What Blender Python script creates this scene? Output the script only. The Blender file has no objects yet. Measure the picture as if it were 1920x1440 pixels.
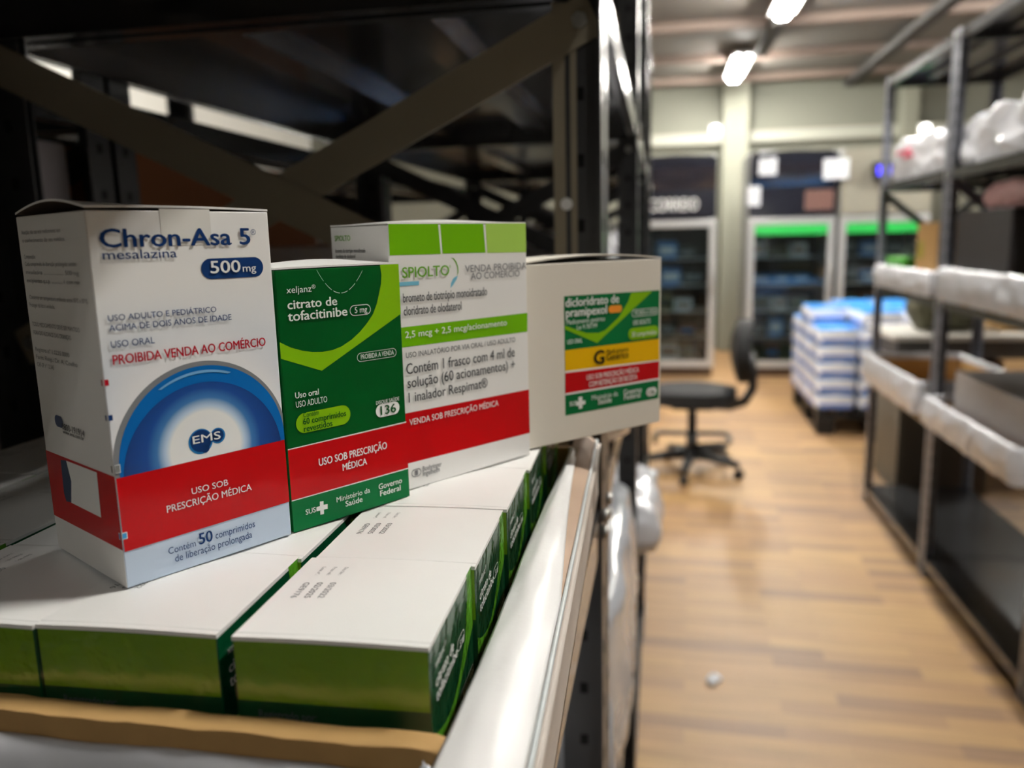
import bpy, bmesh, math, random
from mathutils import Vector, Matrix, noise
random.seed(7)
S = bpy.context.scene
COL = S.collection

# ---------------------------------------------------------------- camera
CAMZ = 1.29
YAW, PITCH, ROLL = 0.1856, 0.1773, -0.0236
cd = bpy.data.cameras.new('camera')
cam = bpy.data.objects.new('camera', cd)
COL.objects.link(cam)
cam.matrix_world = (Matrix.Translation((0, 0, CAMZ)) @ Matrix.Rotation(YAW, 4, 'Z')
                    @ Matrix.Rotation(math.pi / 2 - PITCH, 4, 'X') @ Matrix.Rotation(ROLL, 4, 'Z'))
cd.sensor_width = 36
cd.lens = 1504.13 / 1920 * 36
cd.clip_start = 0.01
cd.dof.use_dof = True
cd.dof.focus_distance = 0.30
cd.dof.aperture_fstop = cd.lens / 3.6
S.camera = cam

# ---------------------------------------------------------------- world and exposure
w = bpy.data.worlds.new('world')
S.world = w
w.use_nodes = True
w.node_tree.nodes['Background'].inputs[0].default_value = (0.8, 0.85, 0.9, 1)
w.node_tree.nodes['Background'].inputs[1].default_value = 0.02
S.view_settings.view_transform = 'Standard'
S.view_settings.look = 'None'
S.view_settings.gamma = 1
S.view_settings.use_curve_mapping = False
S.view_settings.exposure = 1.05
TUBE = 190.0        # emission strength of the ceiling tubes
CEIL = 2.95

# ---------------------------------------------------------------- helpers
def lin(c):
    o = []
    for x in c:
        x /= 255
        o.append(x / 12.92 if x <= 0.04045 else ((x + 0.055) / 1.055) ** 2.4)
    return (*o, 1)

MATS = {}
def mat(name, rgb=(200, 200, 200), rough=0.5, metal=0.0, emit=0.0, coat=0.0, bump=0.0, bscale=80.0, spec=None,
        noise_amt=0.0, nscale=20.0, trans=0.0, alpha=1.0, coat_bump=0.0):
    if name in MATS: return MATS[name]
    m = bpy.data.materials.new(name); m.use_nodes = True
    nt = m.node_tree; b = nt.nodes['Principled BSDF']
    b.inputs['Base Color'].default_value = lin(rgb)
    b.inputs['Roughness'].default_value = rough
    b.inputs['Metallic'].default_value = metal
    if name.startswith('print_'): spec = .12
    if spec is not None: b.inputs['Specular IOR Level'].default_value = spec
    if coat: b.inputs['Coat Weight'].default_value = coat; b.inputs['Coat Roughness'].default_value = 0.12
    if emit:
        b.inputs['Emission Color'].default_value = lin(rgb); b.inputs['Emission Strength'].default_value = emit
    if trans: b.inputs['Transmission Weight'].default_value = trans
    if alpha < 1: b.inputs['Alpha'].default_value = alpha
    if bump or noise_amt or coat_bump:
        tc = nt.nodes.new('ShaderNodeTexCoord')
        n = nt.nodes.new('ShaderNodeTexNoise'); n.inputs['Scale'].default_value = bscale; n.inputs['Detail'].default_value = 4
        nt.links.new(tc.outputs['Object'], n.inputs['Vector'])
        if bump or coat_bump:
            bp = nt.nodes.new('ShaderNodeBump'); bp.inputs['Strength'].default_value = bump or coat_bump; bp.inputs['Distance'].default_value = 0.012 if coat_bump else 0.004 if bscale < 300 else 0.0006
            nt.links.new(n.outputs['Fac'], bp.inputs['Height'])
            if bump: nt.links.new(bp.outputs['Normal'], b.inputs['Normal'])
            nt.links.new(bp.outputs['Normal'], b.inputs['Coat Normal'])
        if noise_amt:
            n2 = nt.nodes.new('ShaderNodeTexNoise'); n2.inputs['Scale'].default_value = nscale; n2.inputs['Detail'].default_value = 5
            nt.links.new(tc.outputs['Object'], n2.inputs['Vector'])
            mx = nt.nodes.new('ShaderNodeMix'); mx.data_type = 'RGBA'
            c = lin(rgb)
            mx.inputs[6].default_value = [v * (1 - noise_amt) for v in c[:3]] + [1]
            mx.inputs[7].default_value = [min(1, v * (1 + noise_amt)) for v in c[:3]] + [1]
            nt.links.new(n2.outputs['Fac'], mx.inputs[0]); nt.links.new(mx.outputs[2], b.inputs['Base Color'])
    MATS[name] = m
    return m

M = dict(
    white=mat('print_white', (238, 238, 236), .35), navy=mat('print_navy', (18, 52, 104), .3),
    crimson=mat('print_crimson', (178, 18, 38), .3), red=mat('print_red', (192, 0, 10), .3, coat=.3),
    grey=mat('print_grey', (125, 125, 122), .4), skyblue=mat('print_sky_blue', (70, 150, 205), .4),
    slate=mat('print_slate', (45, 62, 92), .4), printgrey=mat('print_pale_grey', (112, 112, 116), .5),
    black=mat('print_black', (20, 20, 22), .4), ink=mat('print_ink', (48, 50, 54), .4),
    lime=mat('print_lime', (132, 186, 14), .3), spring=mat('print_spring_green', (112, 180, 10), .3),
    palegreen=mat('print_pale_green', (168, 208, 92), .3), leaf=mat('print_leaf_green', (104, 168, 30), .3),
    cyan=mat('print_cyan', (120, 190, 215), .4), yellow=mat('print_yellow', (238, 186, 8), .3),
    orange=mat('print_orange', (242, 150, 50), .3), midgreen=mat('print_mid_green', (10, 108, 56), .3),
    darkgreen=mat('print_dark_green', (0, 78, 28), .3),
)
card_white = mat('coated_white_card', (236, 235, 233), .38, noise_amt=.015, nscale=60)
card_cool = mat('coated_cool_white_card', (214, 220, 230), .38)
card_inside = mat('grey_card_inside', (120, 104, 90), .8)
kraft = mat('kraft_cardboard', (184, 146, 92), .85, noise_amt=.18, nscale=60, bump=.15, bscale=400)
kraft_red = mat('reddish_kraft_cardboard', (142, 86, 48), .85, noise_amt=.1, nscale=8)
steel = mat('charcoal_painted_steel', (44, 44, 46), .32, spec=.6, noise_amt=.25, nscale=9, bump=.05, bscale=25)
steel_top = mat('charcoal_shelf_steel', (72, 73, 75), .24, metal=.55, spec=.9, coat=.4, noise_amt=.2, nscale=6, bump=.06, bscale=12)
steel_blue = mat('blue_grey_painted_steel', (104, 106, 116), .35, spec=.6, noise_amt=.15, nscale=9)
brace_m = mat('olive_grey_brace_steel', (142, 132, 112), .5, noise_amt=.1, nscale=9)
bolt_m = mat('zinc_bolt', (190, 190, 186), .3, metal=.9)
hole_m = mat('bolt_hole_shadow_black', (6, 6, 6), .9)
plastic = mat('white_plastic_wrap', (208, 209, 215), .22, spec=.6, coat=.4, noise_amt=.05, nscale=14)
plastic_grey = mat('grey_plastic_wrap', (160, 162, 168), .22, spec=.6, coat=.4, noise_amt=.1, nscale=14)
blackp = mat('black_plastic', (16, 16, 17), .45)
fabric = mat('black_chair_fabric', (13, 13, 15), .85)

def link(o):
    COL.objects.link(o); return o
def tag(o, label=None, cat=None, group=None, kind=None):
    if label: o['label'] = label
    if cat: o['category'] = cat
    if group: o['group'] = group
    if kind: o['kind'] = kind
    return o
def empty(name, loc, rz=0, label=None, cat=None, group=None):
    o = bpy.data.objects.new(name, None); o.empty_display_size = .05; link(o)
    o.location = loc; o.rotation_euler = (0, 0, rz)
    return tag(o, label, cat, group)
def copy_tree(o, parent=None):
    c = o.copy(); COL.objects.link(c)
    if parent: c.parent = parent
    for ch in list(o.children): copy_tree(ch, c)
    return c

class MB:
    """collects simple shapes and links them as one mesh object"""
    def __init__(s): s.bm = bmesh.new(); s.mats = []
    def mi(s, m):
        if m not in s.mats: s.mats.append(m)
        return s.mats.index(m)
    def box(s, x0, x1, y0, y1, z0, z1, m, bev=0.0, M4=None):
        vs = [s.bm.verts.new(p) for p in [(x0,y0,z0),(x1,y0,z0),(x1,y1,z0),(x0,y1,z0),(x0,y0,z1),(x1,y0,z1),(x1,y1,z1),(x0,y1,z1)]]
        fs = [s.bm.faces.new([vs[i] for i in f]) for f in [(0,3,2,1),(4,5,6,7),(0,1,5,4),(1,2,6,5),(2,3,7,6),(3,0,4,7)]]
        k = s.mi(m)
        for f in fs: f.material_index = k
        if M4 is not None: bmesh.ops.transform(s.bm, matrix=M4, verts=vs)
        if bev:
            es = list({e for f in fs for e in f.edges})
            r = bmesh.ops.bevel(s.bm, geom=es, offset=bev, segments=2, profile=.5, affect='EDGES')
            for f in r['faces']: f.material_index = k
        return s
    def bar(s, a, b, wx, wy, m, up=(0, 0, 1)):
        a, b = Vector(a), Vector(b); d = b - a; z = d.normalized(); x = Vector(up).cross(z)
        if x.length < 1e-6: x = Vector((1, 0, 0))
        x.normalize(); y = z.cross(x)
        M4 = Matrix((( x.x,y.x,z.x,a.x),(x.y,y.y,z.y,a.y),(x.z,y.z,z.z,a.z),(0,0,0,1)))
        return s.box(-wx/2, wx/2, -wy/2, wy/2, 0, d.length, m, M4=M4)
    def tube(s, pts, r, m, n=10):
        k = s.mi(m); rings = []
        pts = [Vector(p) for p in pts]
        for i, p in enumerate(pts):
            t = (pts[min(i+1, len(pts)-1)] - pts[max(i-1, 0)]).normalized()
            x = t.orthogonal().normalized() if i == 0 else (px - t * px.dot(t)).normalized()
            px = x; y = t.cross(x); rr = r[i] if isinstance(r, (list, tuple)) else r
            rings.append([s.bm.verts.new(p + rr*(math.cos(2*math.pi*j/n)*x + math.sin(2*math.pi*j/n)*y)) for j in range(n)])
        for a, b in zip(rings, rings[1:]):
            for j in range(n):
                f = s.bm.faces.new([a[j], a[(j+1)%n], b[(j+1)%n], b[j]]); f.material_index = k; f.smooth = True
        for c, rv in ((rings[0], True), (rings[-1], False)):
            f = s.bm.faces.new(list(reversed(c)) if rv else c); f.material_index = k
        return s
    def poly(s, pts, m, flip=False):
        vs = [s.bm.verts.new(p) for p in pts]
        f = s.bm.faces.new(vs); f.material_index = s.mi(m)
        return s
    def grid(s, nu, nv, fn, m, smooth=True):
        k = s.mi(m)
        g = [[s.bm.verts.new(fn(i/nu, j/nv)) for j in range(nv+1)] for i in range(nu+1)]
        for i in range(nu):
            for j in range(nv):
                f = s.bm.faces.new([g[i][j], g[i+1][j], g[i+1][j+1], g[i][j+1]]); f.material_index = k; f.smooth = smooth
        return s
    def build(s, name, parent=None, label=None, cat=None, group=None, kind=None, loc=None, rz=0, fix=True):
        if fix: bmesh.ops.recalc_face_normals(s.bm, faces=s.bm.faces)
        me = bpy.data.meshes.new(name); s.bm.to_mesh(me); s.bm.free()
        for m in s.mats: me.materials.append(m)
        o = link(bpy.data.objects.new(name, me))
        if parent: o.parent = parent
        if loc is not None: o.location = loc; o.rotation_euler = (0, 0, rz)
        return tag(o, label, cat, group, kind)

def lumpy(x0, x1, y0, y1, z0, z1, m, amp, freq, seed=0, n=14, rnd=.35, ms=None):
    """a soft, creased block: rounded box surface pushed about by noise"""
    mb = MB(); bm = mb.bm
    bmesh.ops.create_cube(bm, size=1.0)
    bmesh.ops.subdivide_edges(bm, edges=bm.edges[:], cuts=n, use_grid_fill=True)
    c = Vector(((x0+x1)/2, (y0+y1)/2, (z0+z1)/2)); d = Vector((x1-x0, y1-y0, z1-z0))
    for v in bm.verts:
        p = v.co * 2
        q = Vector((p.x*math.sqrt(max(0,1-rnd*(p.y**2+p.z**2)/2)), p.y*math.sqrt(max(0,1-rnd*(p.x**2+p.z**2)/2)), p.z*math.sqrt(max(0,1-rnd*(p.x**2+p.y**2)/2))))
        w_ = Vector((q.x*d.x/2, q.y*d.y/2, q.z*d.z/2))
        nv = noise.noise_vector((w_ + c) * freq + Vector((seed, seed*1.7, 0))) + .5*noise.noise_vector((w_ + c) * freq*2.6 + Vector((seed, 3, 0)))
        w_ += nv * amp * (1 if q.z > -.9 else .0)
        v.co = c + w_
        if v.co.z < z0: v.co.z = z0
    for f in bm.faces: f.smooth = True
    mb.mi(m)
    return mb
PR = [
 ('chron','f','t','brand_lettering','Chron-Asa 5','navy',3.49,108.55,53.42,113.96,1.2),
 ('chron','f','t','brand_lettering','®','navy',53.91,111.67,55.92,113.54,0),
 ('chron','f','t','lettering','mesalazina','navy',3.69,104.89,26.79,107.7,0.2),
 ('chron','f','q','dosage_badge','navy',34.78,97.29,57.95,104.11,1,0),
 ('chron','f','t','badge_lettering','500','white',37.96,99.23,48.91,103.22,0.8),
 ('chron','f','t','badge_lettering','mg','white',49.81,99.22,54.91,101.78,0.3),
 ('chron','f','t','lettering','USO ADULTO E PEDIÁTRICO','navy',3.18,86.27,38.71,88.07,0.1),
 ('chron','f','t','lettering','ACIMA DE DOIS ANOS DE IDADE','navy',3.17,83.15,44.01,85.06,0.1),
 ('chron','f','t','lettering','USO ORAL','navy',3.14,78.04,16.76,80.1,0.1),
 ('chron','f','t','warning_lettering','PROIBIDA VENDA AO COMÉRCIO','crimson',3.24,72.79,56.34,75.72,0.8),
 ('chron','f','p','warning_band','red',[(0.28,36.94),(61.18,37.16),(61.66,13.19),(0.35,12.6)],3),
 ('chron','f','t','warning_lettering','USO SOB','white',24.08,25.67,37.44,27.83,0.3),
 ('chron','f','t','warning_lettering','PRESCRIÇÃO MÉDICA','white',15.09,21.66,46.21,24.04,0.3),
 ('chron','f','t','lettering','Contém','navy',14.16,7.4,23.72,9.69,0),
 ('chron','f','t','lettering','50','navy',25.03,7.49,29.89,11.35,0.9),
 ('chron','f','t','lettering','comprimidos','navy',31.02,7.7,46.33,10.21,0),
 ('chron','f','t','lettering','de liberação prolongada','navy',16.16,4.09,44.86,6.61,0),
 ('chron','f','q','colour_mark','crimson',0.05,66.64,1.28,68.52,5,-1),
 ('chron','f','q','colour_mark','navy',-0.0,55.62,1.26,57.37,5,-1),
 ('chron','f','q','colour_mark','grey',0.39,38.92,1.68,41.14,5,-1),
 ('chron','f','q','colour_mark','skyblue',0.1,17.09,1.5,18.85,5,-1),
 ('chron','l','q','colour_mark','crimson',57.3,66.64,58.18,68.52,5,-1),
 ('chron','l','q','colour_mark','navy',57.3,55.62,58.18,57.37,5,-1),
 ('chron','l','q','colour_mark','grey',57.3,38.92,58.18,41.14,5,-1),
 ('chron','l','q','colour_mark','skyblue',57.3,17.09,58.18,18.85,5,-1),
 ('chron','f','q','colour_mark','white',0.27,38.64,1.89,41.35,4,-1),
 ('chron','f','q','colour_mark','white',-0.03,16.82,1.72,19.1,4,-1),
 ('chron','l','q','colour_mark','white',57.15,38.64,58.18,41.35,4,-1),
 ('chron','l','q','colour_mark','white',57.15,16.82,58.18,19.1,4,-1),
 ('chron','f','t','emblem_lettering','EMS','white',26.17,42.73,36.17,45.35,0.6),
 ('chron','l','p','warning_band','red',[(-0.56,37.19),(58.31,37.58),(59.09,13.16),(0.26,12.69)],1),
 ('chron','l','p','barcode_window','white',[(19.26,36.43),(44.88,36.72),(44.16,21.2),(19.25,21.24),(21.69,29.42)],3),
 ('chron','l','p','barcode_window','slate',[(13.88,35.8),(19.26,36.43),(21.69,29.42),(19.25,21.24),(14.49,20.75),(13.17,23.39)],2),
 ('chron','l','t','small_print','Atenção: não use este medicamento sem','printgrey',5.04,113.59,39.15,114.88,0),
 ('chron','l','t','small_print','o conhecimento do seu médico.','printgrey',4.92,110.9,42.19,112.2,0),
 ('chron','l','t','small_print','Composição:','printgrey',4.69,105.49,15.17,106.8,0),
 ('chron','l','t','small_print','Cada comprimido de liberação prolongada contém','printgrey',4.68,103.07,48.56,104.39,0),
 ('chron','l','t','small_print','mesalazina ...................... 500 mg','printgrey',4.54,100.27,49.67,101.6,0),
 ('chron','l','t','small_print','excipientes q.s.p. ............. 1 com rev','printgrey',4.4,97.47,49.81,98.8,0),
 ('chron','l','t','small_print','Conservar em temperatura ambiente entre 15°C e 30°C.','printgrey',4.96,91.76,54.35,93.11,0),
 ('chron','l','t','small_print','Proteger da luz e umidade.','printgrey',4.02,89.1,26.87,90.46,0),
 ('chron','l','t','small_print','TODO MEDICAMENTO DEVE SER MANTIDO','printgrey',4.27,82.45,45.24,83.83,0),
 ('chron','l','t','small_print','FORA DO ALCANCE DAS CRIANÇAS.','printgrey',4.46,79.52,37.66,80.91,0),
 ('chron','l','t','small_print','Registro nº 1.0235.0000','printgrey',4.15,73.66,34.26,75.07,0),
 ('chron','l','t','small_print','Farm. Resp.: Dr. A. Coelho','printgrey',4.07,70.93,40.01,72.35,0),
 ('chron','l','t','small_print','CRF-SP nº 12.345','printgrey',4.01,68.26,19.37,69.69,0),
 ('chron','l','t','small_print','0800-191914','black',20.05,47.72,38.97,49.93,0.5),
 ('chron','l','t','small_print','www.ems.com.br','black',20.43,46.38,38.1,47.68,0.4),
 ('chron','l','q','small_print','navy',13.21,47.92,20.6,52.04,1,0),
 ('xel','f','p','lime_sweep','lime',[(47.9,99.3),(57.6,99.33),(57.81,78.78),(17.29,60.25),(-0.38,67.0),(-0.22,73.08),(4.5,70.64),(9.29,68.91),(13.63,67.9),(18.1,67.42),(22.73,67.61),(26.84,68.49),(31.79,70.58),(36.19,73.35),(39.97,76.53),(43.08,79.81),(45.29,83.76),(46.9,88.37),(47.99,91.83),(48.42,95.33)],1),
 ('xel','f','t','brand_lettering','xeljanz','white',4.16,90.63,14.84,93.03,0),
 ('xel','f','t','brand_lettering','®','white',14.96,91.68,16.65,93.13,0),
 ('xel','f','t','title_lettering','citrato de','white',4.21,84.83,25.88,88.09,1),
 ('xel','f','t','title_lettering','tofacitinibe','white',4.01,80.4,30.34,83.88,1),
 ('xel','f','q','dosage_badge','white',31.83,79.9,42.02,84.08,2,0.25),
 ('xel','f','t','badge_lettering','5 mg','white',33.99,81.01,40.02,83.29,0.5),
 ('xel','f','q','notice_badge','white',34.03,61.36,54.08,64.94,2,0.18),
 ('xel','f','t','badge_lettering','PROIBIDA A VENDA','white',35.65,62.34,52.49,64.26,0.3),
 ('xel','f','t','lettering','Uso oral','white',4.64,51.42,14.99,53.7,0.6),
 ('xel','f','t','lettering','USO ADULTO','white',4.69,47.9,18.54,50.23,0.2),
 ('xel','f','q','content_badge','lime',4.26,37.6,29.15,45.34,2,0),
 ('xel','f','t','badge_lettering','Contém','darkgreen',7.5,43.68,14.41,45.5,0.1),
 ('xel','f','t','badge_lettering','60 comprimidos','darkgreen',7.3,40.93,26.87,43.24,0.7),
 ('xel','f','t','badge_lettering','revestidos','darkgreen',7.42,38.11,20.21,40.43,0.7),
 ('xel','f','t','lettering','DISQUE SAÚDE','white',41.99,42.8,54.11,44.24,0.3),
 ('xel','f','q','phone_badge','white',41.8,37.13,54.25,42.58,2,0),
 ('xel','f','t','badge_lettering','136','darkgreen',44.12,38.13,52.06,41.76,0.8),
 ('xel','f','p','white_line','white',[(-0.2,32.83),(58.53,32.94),(58.5,32.31),(-0.23,32.4)],2),
 ('xel','f','p','warning_band','red',[(-0.22,32.51),(58.51,32.5),(58.01,12.44),(-0.32,12.76)],2),
 ('xel','f','p','white_line','white',[(-0.31,12.87),(58.02,12.56),(57.99,12.05),(-0.35,12.43)],2),
 ('xel','f','p','base_band','midgreen',[(-0.35,12.43),(57.99,12.05),(57.84,-0.06),(-0.01,0.0)],1),
 ('xel','f','t','warning_lettering','USO SOB PRESCRIÇÃO','white',12.95,23.45,46.34,26.34,0.8),
 ('xel','f','t','warning_lettering','MÉDICA','white',23.77,19.07,35.68,21.76,0.8),
 ('xel','f','t','health_logo','SUS','white',5.57,5.7,10.05,7.73,0.8),
 ('xel','f','p','health_logo','white',[(12.3,9.22),(14.0,9.01),(13.9,7.51),(15.76,7.31),(15.63,5.4),(13.9,5.51),(13.78,3.78),(12.13,3.88),(12.25,5.61),(10.48,5.74),(10.6,7.4),(12.17,7.39)],3),
 ('xel','f','t','lettering','Ministério da','white',19.94,6.92,36.43,9.03,0),
 ('xel','f','t','lettering','Saúde','white',24.05,4.03,32.37,6.28,0.5),
 ('xel','f','t','lettering','Governo','white',41.0,6.89,53.41,9.23,0.7),
 ('xel','f','t','lettering','Federal','white',41.58,3.86,52.49,6.21,0.7),
 ('xel','f','arc','tear_line','white',(17.65,98.44),(28.18,89.15),(39.51,98.46)),
 ('xel','l','p','lime_sweep','lime',[(43.48,99.62),(45.73,99.89),(43.6,72.62),(43.06,77.9)],1),
 ('spi','f','p','green_block','spring',[(0.36,115.57),(27.22,115.56),(28.15,102.59),(0.31,102.77)],1),
 ('spi','f','p','green_block','spring',[(28.47,115.55),(54.41,115.62),(55.39,102.45),(29.25,102.69)],1),
 ('spi','f','p','green_block','palegreen',[(55.8,115.62),(83.09,115.7),(82.95,101.93),(56.5,102.28)],1),
 ('spi','f','t','brand_lettering','SPIOLTO','leaf',6.21,93.15,32.34,97.55,0.6),
 ('spi','f','t','brand_lettering','®','leaf',32.45,96.28,33.46,97.44,0),
 ('spi','f','q','brand_bar','cyan',3.69,89.72,15.17,91.44,1,-1),
 ('spi','f','p','swirl_emblem','leaf',[(33.83,100.87),(35.7,100.42),(37.18,98.88),(38.1,96.56),(38.15,94.28),(37.17,92.37),(37.63,94.5),(37.41,96.72),(36.47,98.71),(35.25,100.05)],1),
 ('spi','f','p','swirl_emblem','cyan',[(37.71,92.67),(36.92,91.07),(34.61,88.59),(33.07,87.38),(33.54,89.63),(34.77,91.51),(36.11,92.22)],1),
 ('spi','f','t','stamp_lettering','VENDA PROIBIDA','printgrey',41.92,93.91,82.16,97.06,0),
 ('spi','f','t','stamp_lettering','AO COMERCIO','printgrey',45.32,90.51,77.4,93.55,0),
 ('spi','f','t','lettering','brometo de tiotrópio monoidratado','ink',5.97,82.81,55.17,86.62,0.3),
 ('spi','f','t','lettering','cloridrato de olodaterol','ink',6.02,77.24,38.96,81.06,0.3),
 ('spi','f','p','green_strip','spring',[(0.7,72.27),(82.77,72.33),(82.43,63.04),(0.55,63.71)],1),
 ('spi','f','t','strip_lettering','2,5 mcg + 2,5 mcg/acionamento','white',6.21,67.58,67.75,70.37,0.5),
 ('spi','f','t','lettering','USO INALATÓRIO POR VIA ORAL / USO ADULTO','ink',6.08,58.97,73.28,61.21,0),
 ('spi','f','t','lettering','Contém 1 frasco com 4 ml de','ink',5.88,51.84,72.71,56.45,0.2),
 ('spi','f','t','lettering','solução (60 acionamentos) +','ink',6.22,45.74,72.76,50.24,0.2),
 ('spi','f','t','lettering','1 inalador Respimat®','ink',6.47,39.37,53.82,43.64,0.2),
 ('spi','f','p','warning_band','red',[(-1.61,34.87),(83.03,33.81),(83.03,11.43),(-2.23,12.38)],1),
 ('spi','f','t','warning_lettering','VENDA SOB PRESCRIÇÃO MÉDICA','white',6.25,29.19,60.73,31.91,0.2),
 ('spi','f','t','maker_logo','Boehringer','printgrey',12.45,7.1,23.43,9.29,0.4),
 ('spi','f','t','maker_logo','Ingelheim','printgrey',12.48,4.87,22.2,7.06,0.4),
 ('spi','f','q','maker_logo','printgrey',6.33,5.35,11.74,8.95,2,0.3),
 ('spi','f','q','maker_logo','printgrey',8.14,5.98,9.9,8.31,2,-1),
 ('spi','l','t','small_print','SPIOLTO','leaf',3.75,109.26,15.71,111.54,0.7),
 ('spi','l','t','small_print','brometo de tiotrópio monoidratado','ink',3.76,104.09,26.57,105.81,0.2),
 ('spi','l','t','small_print','cloridrato de olodaterol','ink',3.73,101.72,18.79,103.32,0.2),
 ('pra','f','p','label','midgreen',[(28.47,78.33),(99.43,77.68),(99.27,14.57),(28.48,14.55)],1),
 ('pra','f','p','lime_sweep','lime',[(76.99,77.49),(93.69,77.41),(51.4,51.65),(28.79,61.04),(28.71,62.93),(43.57,57.81),(52.53,57.1),(57.1,58.02),(67.57,64.56),(74.64,72.77)],2),
 ('pra','f','p','yellow_band','yellow',[(28.56,49.78),(99.6,49.69),(99.65,37.26),(28.64,38.7)],2),
 ('pra','f','p','white_line','white',[(28.64,38.7),(99.65,37.26),(99.67,36.52),(28.63,37.61)],2),
 ('pra','f','p','warning_band','red',[(28.63,37.61),(99.67,36.52),(99.51,26.58),(28.61,26.65)],2),
 ('pra','f','p','white_line','white',[(28.61,26.65),(99.51,26.58),(99.54,25.45),(28.6,25.63)],2),
 ('pra','f','t','title_lettering','dicloridrato de','white',29.14,72.65,67.23,77.17,1),
 ('pra','f','t','title_lettering','pramipexol','white',29.39,67.36,58.21,71.9,1),
 ('pra','f','q','dosage_badge','orange',59.61,67.22,69.88,71.31,3,0),
 ('pra','f','t','lettering','Medicamento genérico','white',29.77,63.42,56.85,65.87,0),
 ('pra','f','t','lettering','Lei 9.787/99','white',36.8,60.18,51.17,62.49,0),
 ('pra','f','t','lettering','USO ORAL','white',29.97,52.96,40.47,55.27,0.4),
 ('pra','f','q','notice_badge','white',77.42,63.73,98.38,67.9,3,0.3),
 ('pra','f','t','badge_lettering','PROIBIDA A VENDA','white',79.6,64.63,97.12,67.09,0),
 ('pra','f','t','lettering','USO ADULTO','white',78.21,59.28,91.87,61.92,0.3),
 ('pra','f','q','content_badge','lime',74.66,50.92,98.63,57.69,3,0),
 ('pra','f','t','badge_lettering','30 comprimidos','white',77.32,52.64,96.73,55.3,0.2),
 ('pra','f','t','band_lettering','G','black',49.12,40.03,56.21,47.33,1.5),
 ('pra','f','t','band_lettering','Medicamento','black',58.07,45.0,74.71,47.43,0.2),
 ('pra','f','t','band_lettering','Genérico','black',58.08,41.26,74.74,44.92,0.6),
 ('pra','f','t','warning_lettering','USO SOB PRESCRIÇÃO MÉDICA','white',43.47,32.14,82.78,34.89,0.4),
 ('pra','f','t','warning_lettering','COM RETENÇÃO DE RECEITA','white',45.14,28.05,81.59,30.99,0.4),
 ('pra','f','t','health_logo','SUS','white',31.24,19.29,36.18,21.69,0.8),
 ('pra','f','p','health_logo','white',[(37.63,23.4),(40.3,23.39),(40.4,21.04),(42.52,21.01),(42.52,19.0),(40.39,18.87),(40.37,16.95),(37.81,16.89),(37.82,18.79),(36.05,18.78),(36.07,21.03),(37.73,21.14)],3),
 ('pra','f','t','lettering','Ministério da','white',47.05,20.48,66.47,23.1,0),
 ('pra','f','t','lettering','Saúde','white',51.63,17.46,61.71,20.47,0.6),
 ('pra','f','t','lettering','Governo','white',70.98,20.2,85.24,23.28,0.6),
 ('pra','f','t','lettering','Federal','white',71.37,17.24,84.03,20.33,0.6),
 ('pra','f','q','phone_badge','white',89.19,16.68,97.53,21.67,3,0),
 ('pra','f','t','badge_lettering','136','darkgreen',90.71,17.69,95.86,20.49,0.5),
]
# ---------------------------------------------------------------- printed faces
def face_frame(x, y, a, w_, d_, z, face):
    u = Vector((math.cos(a), math.sin(a), 0)); v = Vector((-math.sin(a), math.cos(a), 0)); o = Vector((x, y, z))
    if face == 'f': return o, u, u.cross(Vector((0, 0, 1)))
    return o + d_ * v, -v, (-v).cross(Vector((0, 0, 1)))

def text_mesh(txt, bold):
    c = bpy.data.curves.new('t', 'FONT'); c.body = txt; c.size = 1; c.offset = bold; c.resolution_u = 3
    o = bpy.data.objects.new('t', c); COL.objects.link(o)
    dg = bpy.context.evaluated_depsgraph_get(); dg.update()
    me = bpy.data.meshes.new_from_object(o.evaluated_get(dg))
    bpy.data.objects.remove(o); bpy.data.curves.remove(c)
    return me

_m = text_mesh('H', 0); CAPH = max(q.co.y for q in _m.vertices); bpy.data.meshes.remove(_m)

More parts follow.
